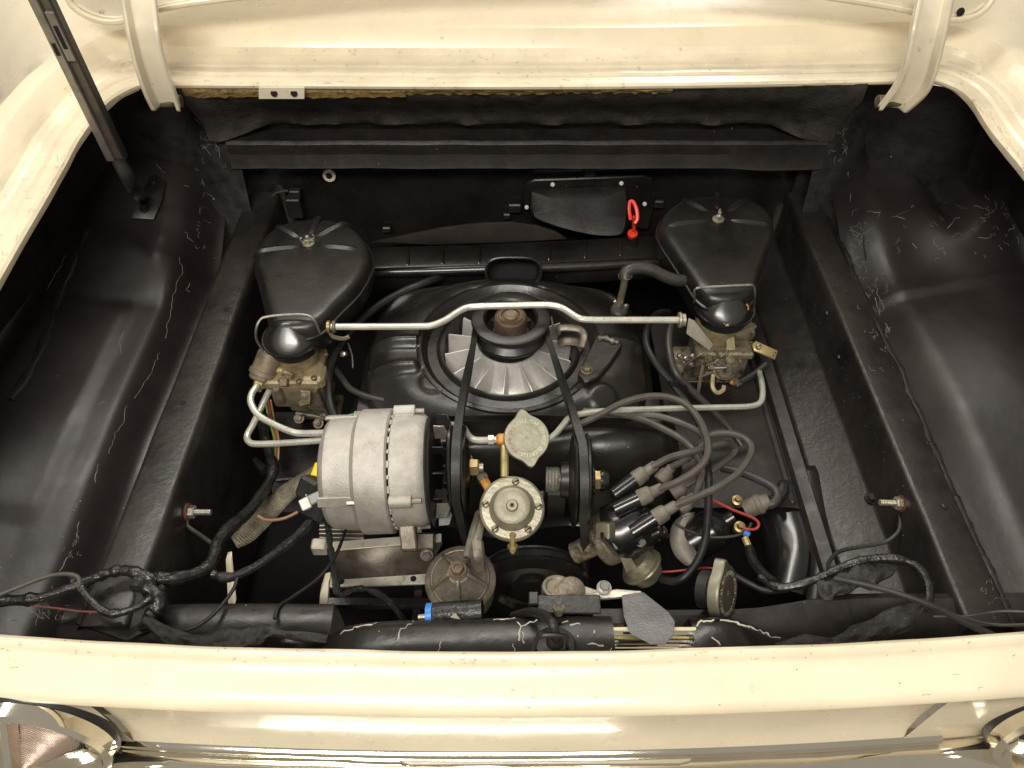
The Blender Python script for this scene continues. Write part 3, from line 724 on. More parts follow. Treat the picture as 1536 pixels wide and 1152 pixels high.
# ------------------------------------------------------------------ air cleaners
def air_cleaner(outline, zt, cen, ribs, elbow, ew, bail, label, throat_mat, nut_axis):
    base = W(cen[0], cen[1], zt-.07)
    t = thing('air_cleaner', label, 'air cleaner', base, 'teardrop air cleaners on the carburetors')
    P = [W(a, b_, zt) for a, b_ in outline]; P = cr(P+[P[0]], 5)[:-1]
    C = W(cen[0], cen[1], zt); G = sum(P, Vector())/len(P)
    def ring(sc, z, out=0.0):
        r = []
        for p in P:
            d = p-G; d.z = 0; q = G + d*sc + (d.normalized()*out if d.length > 0 else d); q.z = z; r.append(q)
        return r
    b = MB()
    b.loft([ring(.97, zt-.055), ring(1.0, zt-.050), ring(1.015, zt-.030), ring(1.02, zt-.0265), ring(1.0, zt-.0245)], closed=True); b.cap(ring(.97, zt-.055)); b.build('base_pan', 'satin_black', t, sharp=35)
    b = MB()
    b.loft([ring(1.0, zt-.026), ring(1.030, zt-.0255), ring(1.034, zt-.0235), ring(1.030, zt-.0215), ring(1.005, zt-.0205), ring(.990, zt-.0125), ring(.965, zt-.0062), ring(.925, zt-.0026), ring(.87, zt-.0008), ring(.80, zt), ring(.7, zt+.0004), ring(.4, zt+.0004)], closed=True); b.cap(ring(.4, zt+.0004))
    lid = b.build('cover', 'satin_black', t, sharp=30)
    for (x0, y0, x1, y1) in ribs:
        p, q = W(x0, y0, zt), W(x1, y1, zt)
        MB().tube([p+Vector((0, 0, -.010)), p*.85+q*.15+Vector((0, 0, -.0062)), p*.5+q*.5+Vector((0, 0, -.0045)), p*.12+q*.88+Vector((0, 0, -.0055)), q+Vector((0, 0, -.013))], lambda k: .0078+.001*math.sin(math.pi*k), 8, 5).build('rib', 'satin_black', lid)
    lathe_part(lid, 'hub_dish', 'satin_black', Matrix.Translation((C.x, C.y, zt)), [(.019, -.002), (.0175, .0016), (.014, .0018), (.011, .0006), (0, .0006)], 28)
    w = MB().lathe([(.0095, .001), (.009, .0028), (.0045, .003), (.0042, .0085), (.003, .0092), (.0028, .015), (0, .0155)], Matrix.Translation((C.x, C.y, zt)), 18)
    for s in (-1, 1):
        d = Vector(nut_axis)*s
        w.tube([C+d*.003+Vector((0, 0, .005)), C+d*.009+Vector((0, 0, .008)), C+d*.011+Vector((0, 0, .013)), C+d*.008+Vector((0, 0, .0145))], .0017, 6, 4, .6)
    w.build('wing_nut', 'zinc', t)
    # elbow that turns down onto the carburetor
    E = W(elbow[0], elbow[1], zt-.032)
    M = Matrix.Translation(E)
    b = MB(); n = 40; rows = []
    for k in range(11):
        a = .02+.98*k/10; r = []
        for i in range(n):
            th = 2*math.pi*i/n
            ex = .52+.48*a**3; c_, s_ = math.cos(th), math.sin(th)
            r.append(E + Vector((ew*math.copysign(abs(c_)**ex, c_)*a, ew*1.04*math.copysign(abs(s_)**ex, s_)*a, min(.0365*(1-.10*a**3-.86*a-.04*a**10), .0300+.0012*(.2-a)))))
        rows.append(r)
    rows.append([p+Vector((0, 0, -.004)) for p in rows[-1]])
    b.loft(rows, closed=True); b.build('elbow', throat_mat, t, sharp=50)
    lathe_part(t, 'elbow_rim', 'gloss_black', M, [(ew-.004, -.001), (ew+.0025, -.0015), (ew+.003, -.004), (ew+.0015, -.006), (ew-.004, -.006)], 40)
    lathe_part(t, 'gasket_band', 'rubber_black', M, [(ew-.006, -.005), (ew-.0035, -.007), (ew-.0045, -.022), (ew-.008, -.023)], 40)
    MB().tube([W(a, b_, z) for a, b_, z in bail], .0019, 8, 5).build('bail_wire', 'steel_dull', t)
    return t, E
lo = [(402, 476), (392, 440), (384, 408), (379, 388), (386, 362), (408, 337), (440, 325), (480, 322), (520, 331), (546, 352), (556, 376), (553, 394), (535, 425), (505, 455), (486, 476), (465, 488), (436, 492), (412, 488)]
tL, EL = air_cleaner(lo, .062, (463, 366), [(450, 369, 384, 377), (452, 357, 415, 338), (462, 354, 478, 324), (472, 356, 520, 332), (482, 368, 536, 374)], (437, 503), .0395,
    [(400, 532, .0), (386, 512, .03), (384, 495, .055), (390, 480, .066), (402, 475, .068), (435, 472, .069), (460, 473, .069), (472, 481, .064), (480, 500, .04), (486, 520, .0)],
    'satin black teardrop air cleaner with a clean shiny elbow and brass wing nut', 'elbow_black', (.9, .4, 0))
ro = [(1046, 430), (1030, 405), (1010, 375), (994, 350), (989, 332), (998, 312), (1022, 294), (1055, 287), (1090, 286), (1125, 292), (1152, 308), (1164, 330), (1162, 350), (1152, 378), (1142, 408), (1134, 434), (1112, 446), (1088, 448), (1064, 444)]
tR, ER = air_cleaner(ro, .070, (1077, 330), [(1064, 330, 1002, 338), (1064, 318, 1026, 298), (1076, 314, 1078, 288), (1090, 318, 1122, 298), (1094, 330, 1152, 336)], (1087, 458), .0420,
    [(1042, 468, .0), (1042, 450, .05), (1043, 434, .076), (1060, 431, .078), (1090, 429, .079), (1115, 428, .079), (1130, 429, .076), (1132, 445, .05), (1130, 465, .0)],
    'black teardrop air cleaner whose elbow has chipped paint showing bare metal', 'gloss_black_chipped', (.2, .9, 0))

# ------------------------------------------------------------------ carburetors
def YZ(px, py, y): return WY(px, py, y)
def carb_left():
    x, y = EL.x, EL.y; z = EL.z-.020
    t = thing('carburetor', 'dusty tan carburetor with a round fuel filter housing under the shiny elbow', 'carburetor', (x, y, z-.14), 'one barrel carburetors')
    T = Matrix.Translation
    lathe_part(t, 'throat', 'carb_tan', T((x, y, z)), [(.028, .002), (.0325, .001), (.0325, -.012), (.030, -.018), (.029, -.040), (.024, -.06)], 36)
    b = MB(); b.box(T((x-.004, y-.008, z-.040)), (.082, .072, .016), .003); b.box(T((x-.030, y-.012, z-.030)), (.028, .03, .012), .003)
    b.box(T((x+.026, y-.024, z-.040)), (.034, .034, .024), .005); b.build('bowl_cover', 'carb_tan', t)
    b = MB(); b.box(T((x-.004, y-.010, z-.070)), (.074, .064, .044), .006, 2); b.box(T((x+.030, y-.015, z-.075)), (.018, .044, .058), .005); b.build('fuel_bowl', 'carb_brown', t)
    b = MB(); b.box(T((x+.008, y-.005, z-.106)), (.062, .052, .014), .003); b.lathe([(.022, -.10), (.022, -.14)], T((x+.008, y, z)), 24); b.box(T((x+.012, y, z-.138)), (.070, .045, .012), .003); b.build('throttle_body', 'carb_dark', t)
    # round filter housing on the left
    Mf = frame((x-.040, y-.012, z-.022), (-.35, -.60, -.62), (1, 0, 0))
    fh = lathe_part(t, 'filter_housing', 'carb_brown', Mf, [(0, -.016), (.016, -.016), (.019, -.012), (.0195, .014), (.0215, .015), (.0215, .021), (.019, .022), (.0185, .028), (.017, .030), (.009, .030)], 28)
    lathe_part(fh, 'inlet_nut', 'brass_pale', Mf, [(.010, .029), (.010, .037), (.008, .040), (.006, .040), (.006, .046), (0, .046)], 6)
    for dx, dy, dzz in ((-.043, -.040, -.030), (-.018, -.042, -.030), (.030, -.040, -.026), (.038, .010, -.028), (-.046, .012, -.018), (.008, -.043, -.030)):
        screw(t, (x+dx, y+dy, z+dzz), (0, -.3, 1), .0042, 'carb_brown')
    MB().tube([(x-.004, y-.046, z-.018), (x-.010, y-.049, z-.010), (x-.004, y-.050, z-.003), (x+.004, y-.049, z-.010), (x-.001, y-.046, z-.018)], .0022, 7, 6).build('lifting_eye', 'carb_tan', t)
    MB().box(frame((x-.012, y-.046, z-.030), (0, -.6, .8)), (.011, .011, .010), .001).build('jet_cap', 'carb_brown', t)
    b = MB(); b.prism([(x+.010, y-.050, z-.040), (x+.024, y-.050, z-.043), (x+.020, y-.052, z-.066), (x+.004, y-.052, z-.072), (x+.002, y-.052, z-.064), (x+.010, y-.051, z-.058)], (0, -.003, 0), .0006)
    b.build('lever', 'carb_tan', t)
    lathe_part(t, 'lever_pin', 'zinc', frame((x+.014, y-.053, z-.050), (0, -1, .3)), [(.0052, 0), (.0052, .003), (.003, .004), (0, .004)], 14)
    lathe_part(t, 'pump_boss', 'carb_brown', frame((x-.026, y-.040, z-.075), (0, -.2, 1)), [(.0065, 0), (.007, .020), (.0055, .028), (.0045, .034), (0, .034)], 16)
    MB().tube([(x+.030, y-.046, z-.045), (x+.036, y-.046, z-.085), (x+.040, y-.044, z-.120)], .006, 8, 4, .5).build('throttle_arm', 'cast_alu_dark', t)
    MB().tube([(x-.01, y-.045, z-.100), (x+.02, y-.047, z-.105), (x+.045, y-.045, z-.122)], .0028, 7, 4).build('throttle_shaft', 'carb_dark', t)
    for dx, dy, dzz in ((-.010, -.040, -.118), (.044, -.030, -.130), (.018, -.042, -.128)): bolt(t, (x+dx, y+dy, z+dzz), (0, -.5, .9), .0055, .006, 'carb_dark')
    MB().tube([(x-.030, y-.020, z-.022), (x-.040, y+.004, z-.006), (x-.030, y+.02, z+.004)], .0012, 6, 5).build('vent_wire', 'steel_dull', t)
    return t
cbL = carb_left()
def carb_right():
    x, y = ER.x, ER.y; z = ER.z-.020; T = Matrix.Translation
    t = thing('carburetor', 'oily dark carburetor with exposed choke linkage under the chipped elbow', 'carburetor', (x, y, z-.13), 'one barrel carburetors')
    lathe_part(t, 'throat', 'carb_tan', T((x-.004, y, z)), [(.030, .003), (.0340, .001), (.0340, -.012), (.032, -.018), (.031, -.040), (.026, -.06)], 36)
    b = MB(); b.box(T((x+.004, y-.010, z-.040)), (.086, .076, .014), .003); b.box(T((x+.034, y-.004, z-.024)), (.034, .038, .020), .006, 2); b.build('bowl_cover', 'carb_dark', t)
    b = MB(); b.box(T((x+.004, y-.012, z-.070)), (.078, .066, .046), .006, 2); b.lathe([(.024, -.09), (.024, -.13)], T((x, y, z)), 24); b.box(T((x, y, z-.128)), (.080, .05, .012), .003); b.build('fuel_bowl', 'carb_dark', t)
    b = MB(); b.box(T((x-.052, y-.022, z-.070)), (.030, .030, .028), .005, 2); b.lathe([(.009, 0), (.0095, .016), (.006, .018), (0, .018)], frame((x-.055, y-.035, z-.070), (-.5, -.8, .2)), 16); b.build('pump_housing', 'carb_dark', t)
    for k in range(6): screw(t, (x-.060+.010*(k % 3)+random.uniform(-.002, .002), y-.036-.004*(k % 2), z-.050-.014*(k//3)), (random.uniform(-.4, .4), -.7, .7), .0045, 'steel_dull')
    # choke housing disc and levers
    Mc = frame((x+.010, y-.050, z-.058), (.1, -.85, .5), (1, 0, 0))
    ch = lathe_part(t, 'choke_cover', 'carb_dark', Mc, [(.022, -.006), (.0215, 0), (.018, .002), (.017, .001), (.0165, .003), (.007, .0035), (.0065, .006), (.003, .007), (0, .007)], 30)
    MB().tube([Mc @ Vector((.021*math.cos(a), .021*math.sin(a), .002)) for a in [R(20+k*24) for k in range(10)]], .0012, 6, 3).build('choke_spring', 'brass_pale', ch)
    b = MB(); b.prism([Mc @ Vector(q) for q in ((-.004, .020, .001), (.010, .022, .001), (.008, .046, -.004), (-.004, .047, -.004))], Mc.to_3x3() @ Vector((0, 0, .004)), .0008); b.build('choke_flag', 'carb_tan', t)
    b = MB(); b.prism([W(1128, 516, -.005), W(1134, 511, -.002), W(1167, 526, -.016), W(1163, 538, -.020), W(1131, 525, -.008)], (0, 0, -.003), .0005); bl = b.build('brass_lever', 'brass_pale', t)
    screw(bl, W(1138, 520, -.003), (0, -.4, 1), .0042, 'zinc')
    for px, py in ((1160, 533), (1163, 529)): lathe_part(bl, 'lever_hole', 'dark_void', Matrix.Translation(W(px, py, -.0140)), [(.0012, 0), (0, .0002)], 8)
    # vertical levers and the hook
    MB().tube([W(1056, 522, -.01), W(1055, 545, -.035), W(1050, 572, -.06), W(1047, 590, -.08)], .0030, 8, 4, .6).build('link_rod', 'carb_brown', t)
    MB().tube([W(1070, 560, -.05), W(1069, 580, -.062), W(1076, 589, -.068), W(1085, 585, -.066), (W(1086, 578, -.062))], .0034, 8, 6, .5).build('throttle_hook', 'carb_tan', t)
    b = MB(); b.prism([W(1100, 571, -.075), W(1113, 566, -.075), W(1119, 573, -.075), W(1106, 579, -.075)], (0, 0, -.003), .0005); b.build('tab', 'steel', t)
    MB().tube([W(1112, 572, -.075), W(1132, 560, -.065), W(1150, 545, -.052)], .0065, 10, 5).build('bellows_hose', 'rubber_black', t)
    b = MB(); b.prism([W(1033, 476, .045), W(1042, 481, .045), W(1070, 516, -.005), W(1065, 524, -.008), W(1030, 498, .030)], (0, 0, -.004), .0008); b.build('choke_rod_bracket', 'bracket_alu', t)
    for k in range(14):
        px = random.uniform(1055, 1110); py = random.uniform(525, 575)
        pt = WY(px, py, y-.048-random.uniform(0, .008)); 
        if k % 3: MB().tube([pt, pt+Vector((random.uniform(-.015, .015), -.003, random.uniform(-.012, .012))), pt+Vector((random.uniform(-.02, .02), 0, random.uniform(-.02, .01)))], .0018, 6, 4).build('linkage_wire', 'carb_brown' if k % 2 else 'steel_dull', t)
        else: bolt(t, pt, (random.uniform(-.5, .5), -.8, .5), .0042, .006, 'carb_brown')
    for dx, dy, dzz in ((.052, .0, -.022), (.046, -.026, -.034), (.026, -.010, -.012), (.040, .020, -.012)): screw(t, (x+dx, y+dy, z+dzz), (.2, -.3, 1), .0050, 'zinc_olive')
    MB().box(frame((x+.024, y-.052, z-.090), (0, -.8, .5)), (.008, .006, .010), .001).build('copper_clip', 'copper_fit', t)
    return t
cbR = carb_right()

# ------------------------------------------------------------------ throttle cross shaft
t = thing('throttle_cross_shaft', 'pale cranked steel throttle rod spanning between both carburetors above the pulley', 'rod', W(768, 470, .05))
ZC = .078
MB().tube([W(a, b_, z) for a, b_, z in ((497, 490, .062), (560, 490, .066), (630, 489.5, .072), (648, 488, .073), (668, 480, .075), (690, 466, ZC), (706, 460.5, ZC), (740, 459, ZC), (800, 457.5, ZC), (828, 458, ZC), (845, 463, .077), (866, 476, .075), (882, 479.5, .074), (930, 480, .072), (1022, 480, .070))], .0047, 10, 4).build('rod', 'tube_steel', t)
for px, z, m in ((494, .062, 'brass'), (502, .062, 'carb_brown')): lathe_part(t, 'end_bushing', m, frame(W(px, 490, z), (1, 0, 0)), [(.006, -.003), (.0085, -.0025), (.0085, .0015), (.006, .002), (0, .002)], 18)
MB().tube([W(494, 496, .05), W(500, 505, .04), W(515, 508, .03), W(524, 505, .03)], .0030, 8, 4, .5).build('end_lever', 'carb_brown', t)
lathe_part(t, 'end_flange', 'zinc', frame(W(1021, 480, .070), (1, 0, 0)), [(.005, -.004), (.011, -.003), (.011, 0), (.009, .002), (.009, .006), (0, .007)], 18)

# ------------------------------------------------------------------ fuel pump
FPc = W(768, 762, .0)
fpx = Vector((0, -.42, .91)).normalized()
fp = thing('fuel_pump', 'round pale zinc fuel pump with stepped dome and slotted screws', 'fuel pump', FPc-Vector((0, 0, .08)))
MF = frame(FPc, fpx, (1, 0, 0))
lathe_part(fp, 'flange', 'zinc', MF, [(.036, -.016), (.0395, -.014), (.0405, -.006), (.0395, -.002), (.037, .0), (.026, .0), (.024, .002)], 56)
lathe_part(fp, 'dome', 'zinc_dome', MF, [(.0285, -.001), (.0275, .003), (.0262, .006), (.0235, .016), (.0218, .0195), (.019, .021), (.012, .0215), (.0092, .0205), (.0078, .0205), (.0068, .0225), (.0058, .0238), (.003, .0238), (.002, .0225)], 48)
lathe_part(fp, 'vent_hole', 'dark_void', MF, [(.0018, .0236), (0, .0241)], 10)
for a in (82, 172, 231, 307, 3):
    p = MF @ Vector((.0325*math.cos(R(a)), .0325*math.sin(R(a)), .0005)); screw(fp, p, fpx, .0046, 'zinc_olive')
b = MB().lathe([(.030, -.016), (.030, -.05), (.020, -.06), (.018, -.11)], MF, 32); b.build('body', 'cast_alu_dark', fp)
lathe_part(fp, 'drain_bolt', 'brass_pale', frame(W(769, 818, -.03), (0, -.2, -1)), [(.004, -.02), (.004, 0), (.0065, 0), (.0065, .005), (.004, .006), (.0035, .012), (0, .012)], 6)
# fittings and steel pipes to the pump
MB().tube([W(757, 655, .03), W(757, 690, .022), W(757, 715, .012)], .0052, 10, 3).build('brass_pipe', 'brass_pale', fp)
b = MB().box(frame(W(752, 660, .030), (0, -.3, 1)), (.011, .014, .014), .002); b.box(frame(W(748, 660, .030), (0, -.3, 1)), (.007, .010, .010), .001); b.build('elbow_fitting', 'copper_fit', fp)
lathe_part(fp, 'flare_nut', 'tube_steel', frame(W(736, 660, .030), (1, 0, 0)), [(.0045, -.004), (.0065, -.003), (.0065, .004), (.0045, .005), (.0045, .010)], 6)
MB().tube([W(665, 636, -.005), W(692, 640, .005), W(704, 655, .026), W(714, 660, .03), (W(738, 660, .030))], .0044, 10, 5).build('steel_line', 'tube_steel', fp)
MB().tube([W(683, 648, .0), W(700, 680, -.003), W(722, 716, -.006)], .0042, 10, 3).build('feed_line', 'zinc_olive', fp)
Mn = frame(W(722, 714, -.006), (W(734, 735, -.008)-W(722, 714, -.006)), (0, 0, 1))
lathe_part(fp, 'feed_nut', 'zinc_olive', Mn, [(.005, -.008), (.006, -.007), (.006, -.001), (.0075, 0), (.0075, .007), (.006, .008)], 6)
lathe_part(fp, 'feed_fitting', 'copper_fit', Mn, [(.0062, .007), (.0062, .022), (0, .022)], 6)

# ------------------------------------------------------------------ filler caps with raised lettering
def letters(txt, M, r, h, depth, a0, step, pick, parent):
    groups = {}
    for i, chn in enumerate(txt):
        if chn == ' ': continue
        cu = bpy.data.curves.new('letter', 'FONT'); cu.body = chn; cu.size = h; cu.align_x = 'CENTER'; cu.extrude = depth; cu.resolution_u = 3
        ob = bpy.data.objects.new('letter', cu); me = bpy.data.meshes.new_from_object(ob)
        a = a0 - step*i
        Mk = M @ Matrix.Translation((r*math.cos(a), r*math.sin(a), 0)) @ Matrix.Rotation(a-math.pi/2, 4, 'Z')
        mname = pick(i); mb = MB(); mb.add([Mk @ v.co for v in me.vertices], [tuple(p.vertices) for p in me.polygons])
        bpy.data.objects.remove(ob); bpy.data.meshes.remove(me); bpy.data.curves.remove(cu)
        mb.build('letter', mname, parent, sharp=20)
def cap_outline(r, ear, er, n=72, rot=R(98)):
    pts = []
    for k in range(n):
        a = 2*math.pi*k/n; d = abs(((a-rot+math.pi/2) % math.pi) - math.pi/2)
        pts.append((a, r + ear*math.exp(-(d/er)**2) ))
    return pts
def filler_cap(name, label, C, ax, rcap, xh, m, lm, hole, rot, th, neck, a0, notch=False):
    t = thing(name, label, 'cap', C - Vector((0, 0, .06)))
    shell = m if not hole else 'cap_olive'
    M = frame(C, ax, xh); o = cap_outline(rcap, rcap*.30, .24, rot=rot)
    def ring(s, h, ro=0): return [M @ Vector(((rr*s+ro)*math.cos(a), (rr*s+ro)*math.sin(a), h)) for a, rr in o]
    b = MB(); b.loft([ring(.96, -th), ring(1.0, -th), ring(1.0, -.003), ring(.985, -.0008), ring(.955, 0)], closed=True); b.build('cap_shell', shell, t, sharp=40); b = MB(); b.cap(ring(.956, 0)); b.build('cap_face', m, t)
    lathe_part(t, 'cap_disc', m, M, [(rcap*.60, -.0002), (rcap*.59, .0004), (rcap*.06, .0004), (rcap*.04, -.0002), (0, -.0002)] if not hole else [(rcap*.62, .0), (rcap*.60, .0006), (rcap*.14, .0006), (rcap*.10, .0016), (rcap*.05, .0016), (rcap*.045, -.001), (0, -.001)], 36)
    letters('ENGINE OIL-FILL CAP-DO NOT OVERFILL-', M @ Matrix.Translation((0, 0, .0003)), rcap*.67, rcap*.22, .0004, a0, 2*math.pi/36, lm, t)
    lathe_part(t, 'filler_neck', 'rubber_black', M, [(rcap*.72, -th*.4), (rcap*.75, -th-.004), (rcap*.70, -th-.006), (rcap*.70, -neck)], 32)
    return t
filler_cap('oil_filler_cap', 'olive zinc oil filler cap with partly red raised lettering above the fuel pump', W(790, 657, .045), (.04, -.52, .85), .0288, (1, 0, 0), 'cap_olive',
    lambda i: 'letter_red' if i < 10 else 'letter_olive', False, R(100), .010, .07, R(232))
filler_cap('oil_filler_cap', 'brown faced filler cap with rolled pale edge tilted beside the tail crossbar', W(1092, 890, .02), (.80, -.40, .42), .0300, (0, .6, .8), 'cap_brown',
    lambda i: 'letter_dark', True, R(2), .012, .030, R(200))
MB_edge = None

# ------------------------------------------------------------------ oil filter with ribbed dome
OF = W(690, 868, -.055); ofx = Vector((-.03, -.16, .98)).normalized()
of = thing('oil_filter', 'cast grey oil filter housing with five ribs and a rusty centre bolt', 'oil filter', OF-Vector((0, 0, .09)))
MO = frame(OF, ofx, (1, 0, 0)); OR = .0435
prof = [(OR-.004, -.050), (OR-.002, -.014), (OR, -.010), (OR, -.004), (OR-.003, -.001), (OR-.006, .0), (OR-.009, .003), (OR-.012, .0062), (.016, .017), (.013, .022), (0, .023)]
lathe_part(of, 'housing', 'cast_alu_dark', MO, prof, 56)
for k in range(5):
    Mk = MO @ Matrix.Rotation(R(270)+2*math.pi*k/5, 4, 'Z')
    b = MB(); b.prism([Mk @ Vector(q) for q in ((.008, -.0026, .010), (OR-.008, -.0012, .0), (OR-.008, -.0012, .0050), (.014, -.0022, .027), (.008, -.0026, .028))], Mk.to_3x3() @ Vector((0, .0042, 0)), .0008); b.build('rib', 'cast_alu_dark', of)
lathe_part(of, 'ridge', 'cast_alu_dark', MO, [(OR-.0065, .001), (OR-.008, .0035), (OR-.0095, .003)], 48)
bl = lathe_part(of, 'centre_bolt', 'rust_hub', MO, [(.0085, .020), (.0115, .028), (.0115, .030), (.0095, .031), (.0105, .032), (.0105, .034)], 24)
lathe_part(bl, 'bolt_head', 'rust_hub', MO, [(.0082, .033), (.0082, .039), (.0072, .041), (.0045, .041), (.0042, .0395), (0, .0395)], 6)
b = MB().tube([W(706, 838, -.02), W(712, 808, -.015), W(722, 770, -.03)], lambda k: .010-.002*k, 10, 4, .7); b.tube([W(718, 850, -.03), W(716, 832, -.012), W(714, 815, -.012)], .009, 10, 4)
b.build('adapter_arm', 'cast_alu_dark', of)
MB().tube([W(700, 835, -.012), W(708, 800, -.008), W(716, 772, -.02)], .0035, 6, 4).build('arm_ridge', 'steel_dull', of)

# ------------------------------------------------------------------ distributor
DO = W(926, 800, -.055); dax = Vector((.80, .12, .55)).normalized()
ds = thing('distributor', 'black distributor with grey spark plug boots and vacuum canister', 'distributor', DO-Vector((0, 0, .08)))
MD = frame(DO, dax, (0, -1, .3))
lathe_part(ds, 'body', 'carb_dark', MD, [(.014, -.065), (.015, -.030), (.032, -.026), (.0345, -.022), (.0345, -.004), (.036, -.002)], 36)
capb = MB().lathe([(.036, -.004), (.0385, -.003), (.0385, .012), (.0360, .016), (.0345, .036), (.030, .046), (.014, .051), (0, .052)], MD, 44)
bootpos = []
for k in range(6):
    a = R(60*k+12); q = Vector((.0245*math.cos(a), .0245*math.sin(a), .042))
    capb.lathe([(.0088, -.012), (.0080, .010), (.0074, .014)], MD @ Matrix.Translation(q), 16); bootpos.append(MD @ (q + Vector((0, 0, .012))))
capb.lathe([(.008, 0), (.0075, .014)], MD @ Matrix.Translation((0, 0, .044)), 16)
capb.build('cap', 'gloss_black', ds, sharp=35)
def boot(p, d, parent, L=.030, r=.0108):
    M = frame(p, d, (0, 0, 1))
    return lathe_part(parent, 'boot', 'boot_grey', M, [(r*.75, -.001), (r*.95, 0), (r, .003), (r*.96, .012), (r*.90, .0155), (r*.66, .018), (r*.60, L*.95), (r*.52, L), (0, L)], 20)
BT = [((952, 720), (984, 697)), ((958, 748), (994, 731)), ((982, 778), (1015, 757))]
bt_end = []
for (a, b2), (c, d2) in BT:
    p = W(a, b2, .005); q = W(c, d2, .016); boot(p, q-p, ds, (q-p).length); bt_end.append(q)
    MB().tube([p-(q-p).normalized()*.032, p+(q-p)*.06], .0098, 12, 1).build('tower', 'gloss_black', ds)
bk_end = []
for (a, b2), (c, d2) in (((990, 722), (1008, 700)), ((1008, 740), (1030, 726)), ((1018, 764), (1042, 744))):
    p = W(a, b2, -.035); q = W(c, d2, -.025); boot(p, q-p, ds, (q-p).length, .0105); bk_end.append(q)
b = MB(); b.box(frame(W(914, 808, -.03), dax, (0, -1, .3)), (.030, .036, .006), .001); b.build('mount_flange', 'gloss_black', ds)
b = MB(); b.box(frame(W(908, 796, -.02), (-.6, -.5, .6)), (.020, .020, .018), .002); b.build('condenser_block', 'zinc_olive', ds)
b = MB(); b.prism([W(899, 814, -.03), W(914, 808, -.025), W(928, 822, -.03), W(913, 830, -.035)], (0, 0, -.004), .0008); cb = b.build('clamp', 'zinc_olive', ds)
lathe_part(cb, 'clamp_hole', 'dark_void', frame(W(914, 820, -.0285), (0, 0, 1)), [(.0022, 0), (0, .0002)], 10)
bolt(ds, W(961, 812, -.03), (.2, -.6, .7), .0048, .008, 'steel')
Mv = frame(W(962, 850, -.075), (-.62, .35, .70), (0, 1, 0))
vc = lathe_part(ds, 'vacuum_canister', 'zinc_olive', Mv, [(0, -.024), (.012, -.023), (.019, -.018), (.0215, -.010), (.0225, -.004), (.0275, -.003), (.0285, 0), (.0275, .002), (.023, .0025), (.021, .010), (.016, .013), (0, .013)], 40)
b = MB(); b.prism([W(929, 832, -.045), W(941, 826, -.045), W(955, 850, -.062), W(940, 858, -.066)], (0, 0, -.003), .0006); va = b.build('advance_link', 'zinc', vc)
MB().prism([W(936, 834, -.0445), W(940, 833, -.0445), W(946, 846, -.0525), W(942, 847, -.0525)], (0, 0, .0004)).build('link_slot', 'dark_void', va) if False else None

# ------------------------------------------------------------------ ignition coil and clamp strap
CO = W(1068, 795, -.085)
ic_ = thing('ignition_coil', 'black ignition coil held by a bright strap, red wire on its terminal', 'ignition coil', CO-Vector((0, 0, .05)))
cax = Vector((.80, .30, .52)).normalized(); MK = frame(CO, cax, (0, 0, 1))
lathe_part(ic_, 'can', 'gloss_black', MK, [(0, -.045), (.024, -.044), (.027, -.040), (.0275, .0), (.0265, .004), (.024, .006), (.0245, .010), (.021, .014), (.010, .022), (.009, .034), (0, .034)], 40)
lathe_part(ic_, 'terminal', 'brass', frame(W(1106, 750, -.055), (-.1, -.3, 1)), [(.007, -.012), (.007, 0), (.004, .001), (.003, .007), (0, .007)], 12)
lathe_part(ic_, 'terminal', 'brass', frame(W(1110, 790, -.065), (-.1, -.3, 1)), [(.0075, -.012), (.0075, 0), (.0045, .001), (.003, .008), (0, .008)], 12)
lathe_part(ic_, 'lead_boot', 'boot_grey', frame(W(1118, 765, -.060), W(1148, 752, -.045)-W(1118, 765, -.060)), [(.012, 0), (.0125, .004), (.0125, .016), (.0135, .017), (.0135, .022), (.011, .024), (.009, .034), (0, .034)], 22)
b = MB(); el = lerp_pts([(1024, 772), (1010, 786), (1005, 808), (1012, 832), (1030, 849)], 4); er = lerp_pts([(1042, 768), (1037, 786), (1037, 808), (1044, 828), (1053, 843)], 4)
b.loft([[W(p[0], p[1], -.085), W((p[0]+q[0])/2-3, (p[1]+q[1])/2, -.076), W(q[0], q[1], -.082)] for p, q in zip(el, er)]); b.build('strap', 'bracket_alu', ic_, thick=.0015, sharp=60)
lathe_part(ic_, 'strap_screw', 'steel', frame(W(1027, 770, -.065), (-.2, -.5, .8)), [(.005, -.006), (.005, .002), (.003, .003), (0, .003)], 12)

# ------------------------------------------------------------------ firewall box, dipstick, rear duct
hb = thing('heater_outlet_box', 'black rounded box with silver screws bolted to the firewall', 'box', WY(870, 360, 1.18))
fl_ = [(785, 290), (788, 276), (802, 270), (890, 267), (965, 264), (978, 268), (983, 280), (981, 310), (972, 345), (800, 320), (786, 312)]
MB().prism([WY(a, b_, 1.183) for a, b_ in fl_], (0, .010, 0), .002).build('flange', 'satin_black', hb)
def ringpx(pts, d): return cr([WY(a, b_, 1.186-d*(.12+.88*max(0, (b_-280)/70))) for a, b_ in pts+[pts[0]]], 4)[:-1]
bo = [(796, 290), (802, 284), (860, 282), (932, 280), (940, 286), (943, 315), (940, 345), (928, 355), (890, 354), (845, 344), (803, 329), (796, 318)]
def shrink(pts, k):
    cx = sum(p[0] for p in pts)/len(pts); cy = sum(p[1] for p in pts)/len(pts)
    return [(cx+(a-cx)*k, cy+(b_-cy)*k) for a, b_ in pts]
b = MB(); b.loft([ringpx(bo, 0), ringpx(bo, .060), ringpx(shrink(bo, .985), .070), ringpx(shrink(bo, .94), .075), ringpx(shrink(bo, .5), .076)], closed=True); b.cap(ringpx(shrink(bo, .5), .076))
b.build('cover', 'satin_black', hb, sharp=40)
